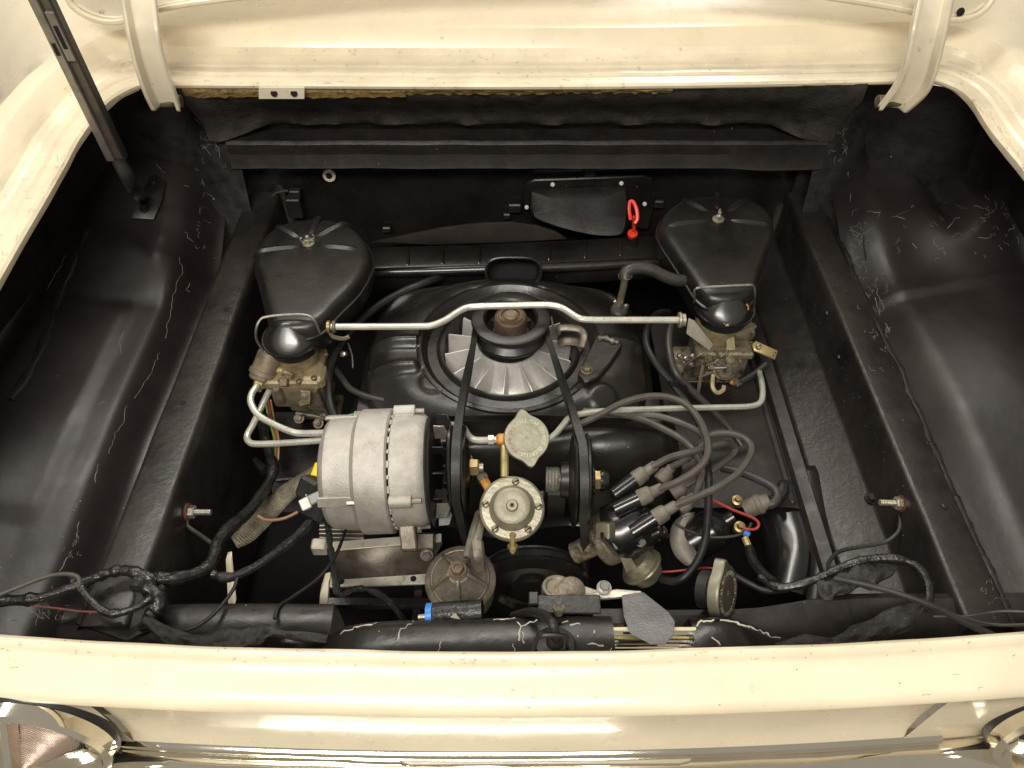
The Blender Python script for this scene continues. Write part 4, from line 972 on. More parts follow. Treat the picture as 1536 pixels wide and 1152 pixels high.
for px, py in ((829, 277), (932, 275), (790, 311), (967, 306)): screw(hb, WY(px, py, 1.182), (0, -1, .4), .0042, 'white_plastic', 'screw', False)
for px, py, w_, h_ in ((885, 258, .022, .020), (988, 306, .018, .016), (772, 312, .024, .018), (760, 324, .014, .012)): MB().box(WY(px, py, 1.188), (w_, .008, h_), .002).build('clip', 'rail_black', hb)
MB().box(WY(580, 344, 1.19), (.016, .008, .012), .002).build('clip', 'rail_black', car)

dp = thing('dipstick', 'bright red dipstick with loop handle in front of the firewall box', 'dipstick', W(950, 372, -.03))
MB().tube([W(946, 330, .045), W(944, 315, .056), W(945, 303, .066), W(950, 303, .066), W(955, 315, .056), W(956, 328, .046), W(952, 335, .04)], .0030, 8, 6, .6).build('handle', 'red_plastic', dp)
MB().tube([W(951, 325, .046), W(951, 345, .016)], .0030, 8, 1).build('stem', 'red_plastic', dp)
lathe_part(dp, 'plug', 'red_plastic', frame(W(949, 350, .010), (0, -.3, 1)), [(.0075, -.008), (.0088, -.002), (.0085, .001), (.004, .003), (0, .003)], 18)
MB().tube([W(950, 352, .008), W(951, 372, -.02), W(952, 382, -.04)], .006, 8, 3).build('tube', 'rubber_black', dp)

du = thing('rear_duct', 'long ribbed black duct with an open oval mouth behind the shroud', 'duct', W(770, 430, -.07))
ZT = -.015
b = MB(); top_ = [(556, 370), (700, 366), (860, 359), (992, 352), (998, 384), (860, 392), (735, 397), (556, 402)]
b.prism([W(a, c, ZT) for a, c in top_], (0, 0, -.05), .004, 2); b.build('channel', 'satin_black', du)
for px, y0 in ((611, 374), (663, 372), (718, 371), (823, 366), (877, 363), (930, 360)):
    MB().tube([W(px, y0, ZT-.002), W(px+.5, y0+3, ZT+.0015), W(px+1, y0+20, ZT+.0015), W(px+1, y0+24, ZT-.002)], .0028, 7, 3).build('rib', 'satin_black', du)
    lathe_part(du, 'rivet', 'steel', Matrix.Translation(W(px, y0+23, ZT+.001)), [(.0014, 0), (0, .001)], 8)
MB().tube([W(556, 409, -.03), W(640, 407, -.028), W(735, 404, -.026)], .0098, 14, 3).build('pipe', 'gloss_black', du)
MB().tube([W(812, 402, -.026), W(900, 398, -.028), W(1002, 391, -.03)], .0085, 14, 3).build('pipe', 'ledge_brown', du)
lathe_part(du, 'hose_clamp', 'ledge_brown', frame(W(992, 392, -.03), (1, .05, 0)), [(.010, -.008), (.012, -.007), (.011, 0), (.012, .007), (.010, .008)], 16)
C = W(770, 408, .012); MQ = frame(C, (0, -.80, .60), (1, 0, 0))
def oval(hw, hh, z, n=40):
    r = []
    for k in range(n):
        a = 2*math.pi*k/n; c, s = math.cos(a), math.sin(a)
        r.append(MQ @ Vector((hw*math.copysign(abs(c)**.55, c), hh*math.copysign(abs(s)**.75, s), z)))
    return r
b = MB(); b.loft([oval(.040, .020, -.07), oval(.042, .0215, -.008), oval(.0455, .0240, -.002), oval(.0455, .0240, .001), oval(.043, .0220, .0025), oval(.0405, .0195, .0), oval(.039, .018, -.03), oval(.038, .017, -.06)], closed=True); b.build('oval_mouth', 'satin_black', du, sharp=45)
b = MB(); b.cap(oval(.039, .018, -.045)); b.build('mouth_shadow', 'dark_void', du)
bl_ = [(556, 364), (600, 354), (660, 342), (715, 335), (765, 333), (805, 338), (835, 348), (852, 359), (770, 364), (650, 368)]
b = MB(); q = [WY(a, c, 1.135) for a, c in bl_]; b.prism(q, (0, .018, -.01), .003, 2)
one(b, 'bell_housing_tin', 'bell_tin', 'arched brown metal tin between the duct and the firewall', 'engine tin')

rb = thing('relay_block', 'small brown relay with wire on the firewall behind the shiny elbow air cleaner', 'relay', WY(443, 325, 1.19))
MB().box(WY(443, 309, 1.182), (.026, .022, .040), .002).build('block', 'ledge_brown', rb)
MB().box(WY(443, 289, 1.186), (.020, .014, .014), .002).build('terminal', 'ledge_brown', rb)
MB().tube([WY(432, 286, 1.18), WY(415, 289, 1.175), WY(403, 303, 1.175), WY(400, 322, 1.175), WY(408, 345, 1.18)], .0026, 8, 5).build('wire', 'hose_grey', rb)
MB().tube([WY(410, 330, 1.175), WY(408, 318, 1.172), WY(414, 310, 1.175)], .0022, 8, 5).build('wire', 'hose_grey', rb)

# ------------------------------------------------------------------ vent hose on the right
vt = thing('breather_hose', 'black curved breather hose clamped onto a thin steel tube', 'hose', W(928, 480, -.01))
MB().tube([W(938, 419, .060), W(938, 410, .066), (W(946, 404, .07)), W(962, 402, .07), W(980, 406, .066), W(1000, 416, .056), W(1020, 421, .05), W(1046, 420, .045)], .0092, 12, 5).build('hose', 'hose_grey', vt)
MB().tube([W(938, 415, .060), W(934, 436, .035), W(928, 460, .006)], .0052, 10, 3).build('steel_tube', 'zinc_olive', vt)
lathe_part(vt, 'hose_clamp', 'zinc', frame(W(938, 414, .060), (W(938, 410, .066)-W(938, 418, .058))), [(.0098, -.003), (.0105, -.002), (.0105, .002), (.0098, .003)], 18)
lathe_part(vt, 'grommet', 'hose_grey', frame(W(928, 468, .0), (.05, -.05, 1)), [(.012, -.022), (.012, -.004), (.0135, -.003), (.0135, .006), (.011, .009), (.006, .009)], 22)
screw(vt, W(940, 459, .012), (.5, -.5, .5), .0040, 'steel'); screw(vt, W(922, 452, .012), (-.5, 0, .8), .0032, 'steel')
b = MB(); b.tube([W(1002, 462, -.03), W(985, 452, -.02), W(962, 462, -.03)], .03, 10, 4, .6)
# ------------------------------------------------------------------ pipes, hoses and spark plug leads
def cable(name, label, cat, pts, r, material, group=None, seg=8, sm=5, flat=1.0):
    return one(MB().tube([W(*p) for p in pts], r, seg, sm, flat), name, material, label, cat, group)
cable('fuel_line', 'bent pale steel fuel line dropping from the oily carburetor across to the filler cap', 'pipe',
      [(812, 668, .035), (832, 652, .03), (845, 637, .024), (858, 625, .02), (900, 617, .012), (1000, 613, -.01), (1080, 611, -.03), (1124, 609.5, -.04), (1140, 604, -.043), (1144, 592, -.045), (1143, 575, -.050), (1139, 558, -.055)], .0042, 'tube_steel')
cable('fuel_line', 'upper pale steel fuel line running from filter housing toward the alternator', 'pipe',
      [(386, 578, -.028), (377, 592, -.028), (377, 606, -.03), (388, 623, -.035), (412, 637, -.038), (436, 647, -.04), (456, 650, -.04), (515, 648, -.03)], .0047, 'tube_steel', seg=10)
cable('fuel_line', 'lower pale steel line with a sharp hairpin bend under the tan carburetor', 'pipe',
      [(404, 586, -.045), (394, 606, -.05), (380, 636, -.055), (371, 653, -.058), (374, 663, -.058), (390, 666, -.058), (450, 663, -.05), (520, 657, -.04)], .0047, 'tube_steel', seg=10)
G1 = 'grey spark plug leads'
zl = .025
cable('spark_plug_lead', 'grey spark plug lead looping widest from the lowest distributor boot', 'wire', [(1008, 761, .014), (1016, 757, .018), (1043, 746, .02), (1075, 732, .022), (1104, 713, .022), (1122, 690, .022), (1127, 671, .02), (1116, 657, .018), (1093, 650, .016), (1068, 652, .012), (1054, 662, .006), (1043, 672, -.01), (1030, 690, -.03)], .0046, 'wire_grey', G1)
cable('spark_plug_lead', 'grey spark plug lead from the middle boot arching over the right shroud shoulder', 'wire', [(988, 734, .016), (996, 731, .02), (1016, 723, .03), (1037, 711, .035), (1054, 696, .035), (1062, 677, .034), (1058, 650, .03), (1046, 625, .026), (1028, 606, .024), (1004, 596, .022), (980, 594, .022), (958, 597, .022), (930, 606, .02), (900, 622, .018), (872, 635, .014), (846, 642, .008)], .0046, 'wire_grey', G1)
cable('spark_plug_lead', 'grey spark plug lead from the top boot bending under the wide loop', 'wire', [(978, 700, .018), (986, 696, .02), (1006, 686, .022), (1041, 677, .020), (1068, 670, .014), (1090, 666, .004), (1102, 670, -.006), (1100, 680, -.012), (1087, 692, -.014), (1062, 709, -.016), (1032, 726, -.022), (1018, 733, -.03)], .0046, 'wire_grey', G1)
cable('spark_plug_lead', 'grey spark plug lead lying along the shroud edge into the distributor', 'wire', [(1044, 742, -.022), (1050, 722, -.012), (1053, 706, .0), (1046, 686, .010), (1036, 671, .012), (1018, 656, .012), (992, 642, .008), (966, 630, .002), (945, 624, -.004), (920, 622, -.012), (880, 625, -.018), (840, 628, -.02), (800, 640, -.03)], .0046, 'wire_grey', G1)
cable('spark_plug_lead', 'grey spark plug lead crossing above the bulged shroud shoulder', 'wire', [(1008, 700, -.02), (1030, 688, -.005), (1050, 672, .008), (1056, 658, .012), (1047, 647, .012), (1022, 635, .008), (991, 625, .004), (960, 622, .0), (920, 620, -.008), (880, 616, -.012), (840, 613, -.014), (760, 612, -.016), (690, 617, -.02), (650, 624, -.025), (620, 634, -.035)], .0044, 'wire_grey', G1)
cable('spark_plug_lead', 'grey lead draped along the lower edge of the round fan shroud', 'wire', [(502, 552, -.05), (513, 567, -.04), (527, 584, -.034), (559, 597, -.030), (600, 604, -.026), (652, 608, -.024), (700, 609, -.022), (760, 606, -.018), (800, 601, -.014), (836, 597, -.012), (870, 600, -.014), (905, 609, -.016), (935, 620, -.022)], .0046, 'hose_grey', G1)
cable('vacuum_hose', 'black rubber hose curving down left of the shroud past the fuel lines', 'hose', [(720, 400, -.07), (680, 410, -.05), (642, 423, -.03), (600, 440, -.03), (559, 465, -.028), (527, 496, -.03), (505, 527, -.034), (494, 556, -.04), (493, 580, -.045), (496, 608, -.05), (508, 640, -.06)], .0066, 'rubber_black', None, 10)
cable('vacuum_hose', 'thin grey hose left of the paired hose leaving the cross shaft end', 'hose', [(1003, 468, -.03), (987, 470, -.01), (973, 487, .004), (969, 512, .008), (978, 536, .006), (992, 556, .0), (1006, 572, -.008), (1027, 600, -.02), (1042, 622, -.02), (1052, 646, -.02), (1060, 684, -.02), (1063, 723, -.01), (1062, 766, -.02), (1058, 807, -.03), (1047, 840, -.04), (1028, 865, -.05), (1010, 872, -.06), (992, 868, -.07)], .0050, 'rubber_black', None, 10)
cable('vacuum_hose', 'grey hose running straight down the engine tin below the oily carburetor', 'hose', [(1010, 480, .01), (1004, 500, .008), (1004, 525, .004), (1012, 556, -.004), (1029, 577, -.02), (1064, 611, -.05), (1093, 641, -.075), (1112, 668, -.09)], .0050, 'hose_grey', None, 10)
lathe_p = thing('cable_tie', 'small black cable tie joining the two hoses right of the shroud', 'cable tie', W(1016, 578, -.02))
MB().box(frame(W(1017, 577, -.002), (.5, .3, .8), (1, .4, 0)), (.034, .007, .006), .001).build('strap', 'gloss_black', lathe_p)
cable('coil_lead', 'grey coil lead hooking into the fat boot of the ignition coil', 'wire', [(1083, 702, -.06), (1110, 708, -.05), (1140, 720, -.045), (1160, 732, -.042), (1166, 745, -.042), (1158, 756, -.044), (1144, 757, -.048)], .0060, 'hose_grey', None, 10)
cable('red_wire', 'red wire looping from distributor to the coil terminal', 'wire', [(1030, 742, -.03), (1045, 745, -.035), (1068, 750, -.04), (1100, 765, -.045), (1128, 776, -.045), (1138, 785, -.048), (1134, 793, -.052), (1122, 794, -.058), (1112, 790, -.060)], .0018, 'red_wire')
cable('red_wire', 'thin red wire low beside the brown faced filler cap', 'wire', [(985, 858, -.09), (1010, 857, -.09), (1045, 853, -.08), (1065, 852, -.06), (1095, 858, -.06)], .0015, 'red_wire')
cable('thin_wire', 'thin black wire sagging under the distributor to the coil', 'wire', [(1012, 785, -.05), (1030, 795, -.055), (1060, 805, -.06), (1095, 805, -.06), (1118, 798, -.06), (1127, 785, -.06)], .0018, 'hose_grey')
cable('accessory_hose', 'black hose leaving the brown faced filler cap to the right', 'hose', [(1100, 862, -.05), (1125, 876, -.05), (1150, 886, -.05), (1180, 884, -.04)], .0040, 'rubber_black')
tw = thing('wire_terminal', 'pale crimp terminal with blue sleeve below the ignition coil', 'connector', W(1125, 822, -.07))
MB().tube([W(1117, 806, -.055), W(1124, 822, -.058)], .0044, 8, 1).build('crimp', 'brass_pale', tw)
MB().tube([W(1116, 799, -.054), W(1124, 803, -.054)], .0040, 8, 1).build('sleeve', 'blue_plastic', tw)
MB().tube([W(1124, 822, -.058), W(1130, 842, -.05), W(1145, 862, -.035), W(1160, 874, -.02)], .0062, 8, 4).build('taped_lead', 'tape_black', tw)
tl = thing('wire_tab', 'thin steel spring clip and pin on the dark left side of the shroud', 'clip', W(528, 560, -.06))
lathe_part(tl, 'pin', 'steel', frame(W(516, 531, -.03), (-.3, -.6, .6)), [(.0045, -.004), (.0045, .004), (.002, .005), (0, .005)], 12)
MB().tube([W(522, 515, -.025), W(528, 533, -.03), W(529, 552, -.035)], .0012, 6, 2).build('spring', 'steel', tl)

# curved black duct on the lower right
b = MB(); b.tube([W(1163, 742, -.150), W(1172, 775, -.150), W(1186, 815, -.150), W(1190, 860, -.150), W(1184, 905, -.155)], .040, 20, 6)
hd = one(b, 'heater_duct', 'gloss_black', 'fat glossy black heater duct curving down beside the right frame rail', 'duct')
b = MB(); b.loft([[W(x-14, y, -.108), W(x+14, y-1, -.106)] for x, y in lerp_pts([(1212, 700), (1222, 760), (1231, 810), (1229, 860), (1222, 908)], 5)]); one(b, 'duct_strap', 'ledge_brown', 'narrow brown metal strip along the right side of the fat duct', 'strap', thick=.003)
cable('overflow_elbow', 'grey rubber elbow beside the coil boot on the engine tin', 'hose', [(1186, 735, -.09), (1176, 728, -.085), (1172, 742, -.085), (1160, 752, -.09)], .0085, 'rubber_black', None, 10)

# ------------------------------------------------------------------ left wiring
def TB(base, amp):
    ph = [random.uniform(0, 6.28) for _ in range(6)]; fq = [random.uniform(11, 19), random.uniform(23, 37), random.uniform(41, 63), random.uniform(70, 97), random.uniform(110, 150), random.uniform(160, 210)]
    return lambda t: .76*base + amp*.42*sum(math.sin(f*t+p_)*(.9 if i < 3 else .6) for i, (f, p_) in enumerate(zip(fq, ph)))
cable('wiring_harness', 'thick taped black wiring harness climbing from the left rail past the ground strap', 'wiring', [(236, 868, .012), (262, 868, .008), (290, 862, .0), (312, 850, -.006), (322, 832, -.012), (326, 815, -.018), (345, 792, -.03), (375, 765, -.05), (400, 730, -.07), (410, 705, -.08), (404, 680, -.085), (396, 655, -.09), (394, 625, -.095)], TB(.0098, .0011), 'tape_black', None, 10)
cable('wiring_harness', 'taped black harness branch sweeping from the rail up to the alternator', 'wiring', [(320, 862, .0), (345, 866, .0), (380, 852, -.004), (420, 825, -.012), (455, 795, -.02), (475, 765, -.026), (482, 740, -.03)], TB(.0068, .001), 'tape_black', None, 10)
cable('wiring_harness', 'loose taped black harness lying across the left rail end toward the fender', 'wiring', [(-10, 900, .035), (35, 900, .033), (75, 893, .03), (112, 880, .026), (140, 868, .022), (168, 858, .020), (190, 856, .020), (212, 862, .018), (236, 872, .014)], TB(.0082, .0015), 'tape_black', None, 10)
cable('wiring_harness', 'short black taped branch dipping in a curve across the rail end plate', 'wiring', [(105, 862, .03), (118, 878, .026), (140, 905, .02), (165, 920, .016), (195, 915, .016), (222, 900, .016), (245, 880, .014)], TB(.0060, .001), 'tape_black', None, 10)
b = MB().tube([W(205, 875, .016), W(228, 885, .018), W(240, 905, .012), W(225, 925, .004), W(222, 945, .0)], TB(.0115, .002), 10, 5)
one(b, 'taped_splice', 'tape_black', 'bulky taped splice where the left harness branches meet', 'wiring')
cable('grey_cable', 'thin grey cable crossing the left inner fender toward the rail', 'wire', [(-10, 896, .045), (30, 880, .045), (70, 865, .042), (100, 861, .036), (117, 866, .032), (118, 880, .03), (108, 872, .03)], .0024, 'wire_grey')
cable('red_wire', 'thin dark red wire trailing across the lower left rail', 'wire', [(45, 908, .03), (90, 913, .026), (120, 917, .02), (160, 918, .015)], .0012, 'rust_red')
cable('thin_wire', 'thin black wire drooping from the harness onto the left crossmember', 'wire', [(357, 858, .0), (352, 880, .0), (335, 905, .0), (310, 930, .004), (280, 945, .006), (255, 944, .006), (238, 935, .008)], .0022, 'rubber_black')
cable('thin_wire', 'thin black wire hanging from the alternator plug down to the crossmember', 'wire', [(520, 790, -.06), (505, 830, -.05), (480, 865, -.04), (440, 895, -.02), (418, 910, -.005), (412, 928, .0)], .0022, 'rubber_black')
cable('taped_cable', 'twisted taped cable hanging before the alternator bracket', 'wiring', [(484, 752, -.04), (492, 790, -.05), (496, 825, -.06), (500, 850, -.065), (505, 882, -.075), (512, 892, -.08), (530, 884, -.085), (550, 884, -.09), (575, 895, -.10), (595, 915, -.11), (607, 932, -.12)], TB(.0055, .0012), 'tape_black')
b = MB(); rows = []
for px, py, z, w in ((478, 705, -.05, 9), (455, 722, -.07, 12), (425, 745, -.085, 15), (395, 775, -.09, 17), (370, 800, -.09, 16), (352, 815, -.085, 10)):
    rows.append([W(px-w*.55, py-w*.75, z), W(px-w*.2, py-w*.3, z+.003), W(px+w*.2, py+w*.3, z+.003), W(px+w*.55, py+w*.75, z)])
rows = [list(r) for r in zip(*[cr([q[i] for q in rows], 5) for i in range(4)])]
gsr = b.loft(rows); gs_ = one(gsr, 'ground_strap', 'braid', 'flat woven metal ground strap beside the alternator', 'strap', thick=.0025)
ap = thing('alternator_plug', 'black alternator plug with yellow crimp and white connector', 'connector', W(480, 760, -.05))
MB().tube([W(473, 716, -.012), W(480, 697, -.008)], .0070, 12, 1).build('yellow_crimp', 'yellow_plastic', ap)
b = MB(); b.box(frame(W(468, 733, -.018), (.3, .5, .6), (1, -.6, 0)), (.030, .028, .030), .004); b.box(frame(W(484, 760, -.03), (.3, .5, .6), (1, -.6, 0)), (.034, .05, .03), .005); b.build('boot', 'rubber_black', ap)
MB().box(frame(W(472, 748, -.006), (0, -.5, .85), (1, .55, 0)), (.026, .013, .010), .0015).build('connector', 'grey_plastic', ap)
MB().box(frame(W(459, 756, -.006), (0, -.5, .85), (1, .55, 0)), (.012, .014, .012), .001).build('connector_end', 'white_plastic', ap)
MB().tube([W(481, 697, -.008), W(484, 682, .0), (W(487, 668, .006))], .0045, 8, 3, .5).build('ring_lug', 'rubber_black', ap)
cable('copper_wire', 'thin copper coloured wire looping below the ground strap', 'wire', [(387, 774, -.06), (400, 780, -.06), (425, 778, -.055), (447, 768, -.05)], .0020, 'copper_wire')
cable('teal_wire', 'short teal green wire arching over the back of the alternator', 'wire', [(515, 633, .02), (520, 626, .035), (532, 622, .045), (545, 624, .048), (555, 630, .05)], .0024, 'teal_wire')
for k, (m, lab) in enumerate((('green_wire', 'thin green wire running down behind the tan carburetor'), ('red_wire', 'thin faded red wire running down behind the tan carburetor'), ('brass_pale', 'thin yellow wire running down behind the tan carburetor'))):
    cable('thin_wire', lab, 'wire', [(398+4*k, 600, -.10), (404+4*k, 632, -.10), (412+3*k, 660, -.10), (413+2*k, 690, -.10)], .0016, m)
cable('push_clip', 'small black ribbed push clip lying on the lower left harness', 'clip', [(382, 689, -.09), (390, 698, -.09), (398, 706, -.09)], lambda t: .0045+.003*t, 'gloss_black')

# studs on the rails
def stud(label, p, axis, m='steel'):
    t = thing('rail_stud', label, 'bolt', p)
    M = frame(p, axis, (0, 0, 1))
    lathe_part(t, 'washer', 'rust_red', M, [(.012, -.003), (.011, .002), (.006, .002)], 14)
    lathe_part(t, 'nut', m, M, [(.0085, .001), (.0085, .008), (.007, .0095), (.004, .0095)], 6)
    pr = []
    for k in range(10): pr += [(.0042, .009+k*.0022), (.0036, .0101+k*.0022)]
    pr.append((0, pr[-1][1])); lathe_part(t, 'thread', m, M, pr, 14)
    return t
stud('bright threaded stud with nut on the left frame rail wall', Vector((-.416, WY(272, 768, 1).y*0+W(272, 768, -.045).y, -.045)), (1, -.05, .05))
cable('stud_cable', 'thin cable leaving the left rail stud toward the taped harness', 'wire', [(281, 780, -.052), (283, 790, -.055), (300, 802, -.055), (322, 818, -.045)], .0026, 'hose_grey')
pr_ = hit([rr_], 1352, 755, 0)[0]
stud('short stud with nut and cable lug on the right frame rail wall', pr_, (-1, -.05, .15), 'zinc')
cable('stud_cable', 'thin dark cable looping from the right rail stud to the harness', 'wire', [(1349, 765, -.045), (1350, 785, -.05), (1345, 800, -.055), (1325, 814, -.06), (1285, 821, -.06), (1258, 828, -.055), (1243, 845, -.045), (1247, 862, -.03), (1262, 872, -.02)], .0026, 'hose_grey')
# right wiring
cable('wiring_harness', 'taped black harness on the right curving over the rear crossmember', 'wiring', [(1140, 866, -.03), (1165, 881, -.02), (1195, 878, -.012), (1225, 868, -.005), (1260, 852, .002), (1300, 840, .008), (1340, 838, .012), (1370, 846, .014), (1388, 866, .014), (1394, 890, .012), (1388, 915, .01)], TB(.0066, .001), 'tape_black', None, 10)
def cloth(label, pts, w, seed):
    rnd = random.Random(seed); P = cr([W(*p) for p in pts], 8); n = len(P); rows = []; m = 12
    ph = [rnd.uniform(0, 6.28) for _ in range(8)]
    for i, p in enumerate(P):
        t = (P[min(i+1, n-1)]-P[max(i-1, 0)]).normalized(); sd = t.cross(Vector((0, 0, 1))).normalized(); k = i/(n-1)
        ww = w*(.75+.25*math.sin(9*k+ph[0])+.12*math.sin(23*k+ph[1]))*(.35+.65*math.sin(math.pi*min(1, .12+.9*k)))
        row = []
        for j in range(m+1):
            a = math.pi*j/m; fold = .22*math.sin(3*a+14*k+ph[2])+.16*math.sin(5*a-27*k+ph[3])+.12*math.sin(7*a+43*k+ph[4])
            row.append(p + sd*(ww*math.cos(a)*(1+.15*fold)) + Vector((0, 0, ww*.55*math.sin(a)*(1+fold)-.004)))
        rows.append(row)
    return one(MB().loft(rows), 'fabric_loom', 'loom_black', label, 'wiring', sharp=30)
cloth('rumpled cloth covered loom lying along the right crossmember', [(1165, 975, .03), (1210, 968, .03), (1255, 962, .03), (1300, 948, .028), (1340, 932, .024), (1375, 912, .02), (1395, 895, .016)], .0165, 3)
cloth('rumpled cloth covered loom bunched along the left crossmember', [(215, 925, .012), (250, 950, .02), (290, 964, .026), (335, 968, .03), (375, 955, .03), (400, 945, .03), (430, 950, .03), (490, 958, .03)], .017, 5)
cloth('wide dark cloth flap over the right harness near the heater duct', [(1225, 885, -.01), (1265, 872, .0), (1300, 858, .004), (1345, 848, .006)], .022, 8)
cable('twisted_cable', 'long twisted grey cable running from right harness over the tail lip', 'wire', [(1252, 868, .005), (1300, 878, .02), (1345, 890, .03), (1400, 910, .05), (1450, 935, .08), (1496, 956, .11)], .0034, 'hose_grey')
cable('thin_wire', 'thin grey wire trailing to the right fender bottom', 'wire', [(1395, 905, .02), (1440, 925, .04), (1490, 937, .06), (1545, 937, .07)], .0018, 'hose_grey')
cable('thin_wire', 'thin grey wire arching along the right fender corner', 'wire', [(1400, 925, .03), (1450, 924, .04), (1500, 917, .06), (1545, 918, .07)], .0015, 'hose_grey')

# ------------------------------------------------------------------ lid latch, tongue plate, rubber switch
la = thing('lid_latch', 'worn metal lid latch on a bracket with a round boss', 'latch', WY(860, 925, .36))
lathe_part(la, 'boss', 'cast_alu_dark', frame(W(836, 880, .042), (.03, .25, 1)), [(.0165, -.014), (.017, -.002), (.016, .0005), (.013, .001), (.011, -.001), (0, -.001)], 28)
b = MB(); b.prism([W(806, 893, .036), W(870, 876, .036), W(900, 886, .036), W(940, 884, .036), (W(942, 892, .036)), W(900, 897, .036), W(820, 903, .036)], (0, 0, -.006), .001); b.build('lever_plate', 'steel_dull', la)
lathe_part(la, 'pivot', 'cast_alu_dark', frame(W(858, 884, .042), (.1, -.1, 1)), [(.014, -.005), (.0145, .0), (.010, .0025), (0, .0025)], 22)
b = MB(); b.box(WY(800, 905, .365), (.010, .014, .026), .001); b.box(WY(850, 907, .362), (.070, .020, .004), .001); b.box(WY(882, 918, .362), (.008, .016, .03), .001); b.box(WY(820, 920, .362), (.006, .016, .03), .001); b.box(WY(912, 926, .36), (.034, .018, .006), .001)
b.build('bracket', 'rail_black', la)
bolt(la, W(906, 882, .046), (0, -.2, 1), .0055, .008, 'steel')
bolt(la, WY(838, 912, .350), (0, -.5, -.8), .0045, .008, 'steel_dull')
b = MB(); b.prism([W(862, 893, .040), W(925, 883, .046), W(962, 886, .046), W(964, 892, .044), W(925, 897, .042), W(868, 902, .038)], (0, 0, -.003), .0008); b.build('arm', 'steel_dull', la)
b = MB(); b.prism([W(933, 893, .046), W(965, 888, .047), (W(1003, 918, .062)), W(1013, 932, .068), W(1011, 952, .074), W(998, 968, .078), W(975, 966, .077), W(945, 950, .072), W(936, 925, .060)], Vector((0, .002, -.0035)), .0011); b.build('release_tongue', 'steel_grey', la)
ru = thing('rubber_switch', 'black rubber capped switch with cable on the painted crossbar', 'switch', WY(832, 990, .31))
b = MB().lathe([(.0205, -.04), (.0215, -.010), (.0210, .001), (.0185, .006), (.0085, .0085), (.0070, .016), (.005, .018), (0, .018)], frame(WY(832, 970, .306), (0, .1, 1)), 28); b.build('cap', 'rubber_black', ru)
MB().tube([WY(834, 966, .306), WY(833, 950, .306), WY(828, 934, .312), WY(815, 922, .330), WY(795, 918, .350), WY(770, 924, .365)], .0046, 10, 5).build('cable', 'rubber_black', ru)
MB().tube([WY(850, 985, .3005), WY(852, 962, .3005), WY(846, 954, .302), WY(816, 953, .302), WY(804, 962, .3005), WY(800, 985, .300)], .0022, 6, 4).build('slot_edge', 'satin_black', ru)
tb = thing('taped_tube', 'black taped tube with a blue end behind the painted crossbar', 'tube', WY(685, 935, .37))
MB().tube([WY(652, 922, .36), WY(688, 919, .36), WY(724, 917, .36)], .0125, 14, 3).build('sleeve', 'tape_black', tb)
MB().tube([WY(641, 923, .36), WY(650, 922.5, .36)], .0128, 14, 1).build('blue_end', 'blue_plastic', tb)
MB().tube([WY(628, 926, .36), WY(641, 925, .36)], .0030, 8, 1).build('nipple', 'zinc', tb)
MB().prism([WY(676, 926, .3470), WY(683, 920, .3470), WY(690, 929, .3470), WY(680, 927, .3470)], (0, .0006, 0)).build('paper_scrap', 'chip_white', tb)
# bright strips seen through the cut-out, cream bracing seen deep in the bay
gr = thing('tail_grille', 'bright and gold horizontal strips seen through the crossbar cut-out', 'grille', WY(980, 990, .335))
for py, m in ((944, 'trim_cream'), (951, 'chrome'), (957, 'brass_pale'), (963, 'chrome'), (969, 'chrome')): MB().box((WY(915, py, .335)+WY(1050, py, .335))/2, (.105, .004, .0035), .0006).build('strip', m, gr)
MB().box((WY(915, 982, .325)+WY(1050, 982, .325))/2, (.105, .004, .014), .0006).build('lower_strip', 'cream_paint', gr)
def strut(label, pts, m='cream_hinge'):
    return one(MB().prism(pts, (0, .012, 0), .001), 'body_brace', m, label, 'brace')
strut('narrow cream painted brace deep under the left harness', [WY(338, 840, .50), WY(345, 838, .50), WY(352, 912, .44), WY(342, 916, .44)])
strut('torn cream metal brace left of the stepped aluminium bracket', [WY(486, 872, .46), WY(494, 870, .46), WY(492, 905, .44), WY(486, 934, .42), WY(468, 935, .42), WY(478, 915, .43), WY(480, 890, .45)])
MB().box(frame(W(480, 820, -.10), (0, 0, 1)), (.020, .016, .02), .002).build('end_block', 'bracket_alu', brk)
# front frame bars behind the painted crossbar
b = MB(); b.box((W(500, 905, -.16)+W(632, 905, -.16))/2, (.14, .012, .012), .001); b.box(W(627, 900, -.17), (.012, .08, .012), .001)
one(b, 'engine_mount_frame', 'black_panel', 'dark square frame below the stepped aluminium bracket', 'frame')

# ------------------------------------------------------------------ lid, hinges, prop
YL = 1.14
lp = [(98, 0), (104, 10), (116, 20), (135, 29), (158, 35), (180, 35.5), (200, 31), (222, 24), (245, 18), (300, 10), (390, 0), (560, -22), (768, -32), (1000, -24), (1215, 0), (1300, 11), (1352, 19), (1378, 26), (1402, 32), (1432, 33), (1460, 28), (1478, 18), (1488, 8), (1493, 0)]
pp = [WY(a, c, YL) for a, c in lp] + [Vector((.70, YL, 1.12)), Vector((-.66, YL, 1.12))]
pp = [Vector((p.x, p.y+.35*(p.z-.32), p.z)) for p in pp]
lid = MB().prism(pp, (0, .030, -.004), .003).build('engine_lid', 'cream_hinge', car, sharp=40); lid['label'] = 'raised cream engine lid with rounded corners'
MB().tube([p+Vector((0, -.003, .004)) for p in pp[:24]], .0045, 8, 3).build('rim_flange', 'cream_gutter', lid)
inn = [WY(a, c-9, YL) for a, c in lp[2:-2]]
MB().tube([Vector((p.x, p.y+.35*(p.z-.32)-.002, p.z)) for p in inn], .0025, 6, 3).build('pressed_bead', 'cream_hinge', lid)
lathe_part(lid, 'drain_hole', 'dark_void', frame(WY(1441, 18, YL-.004), (0, -1, .3)), [(.006, 0), (0, .0003)], 12)
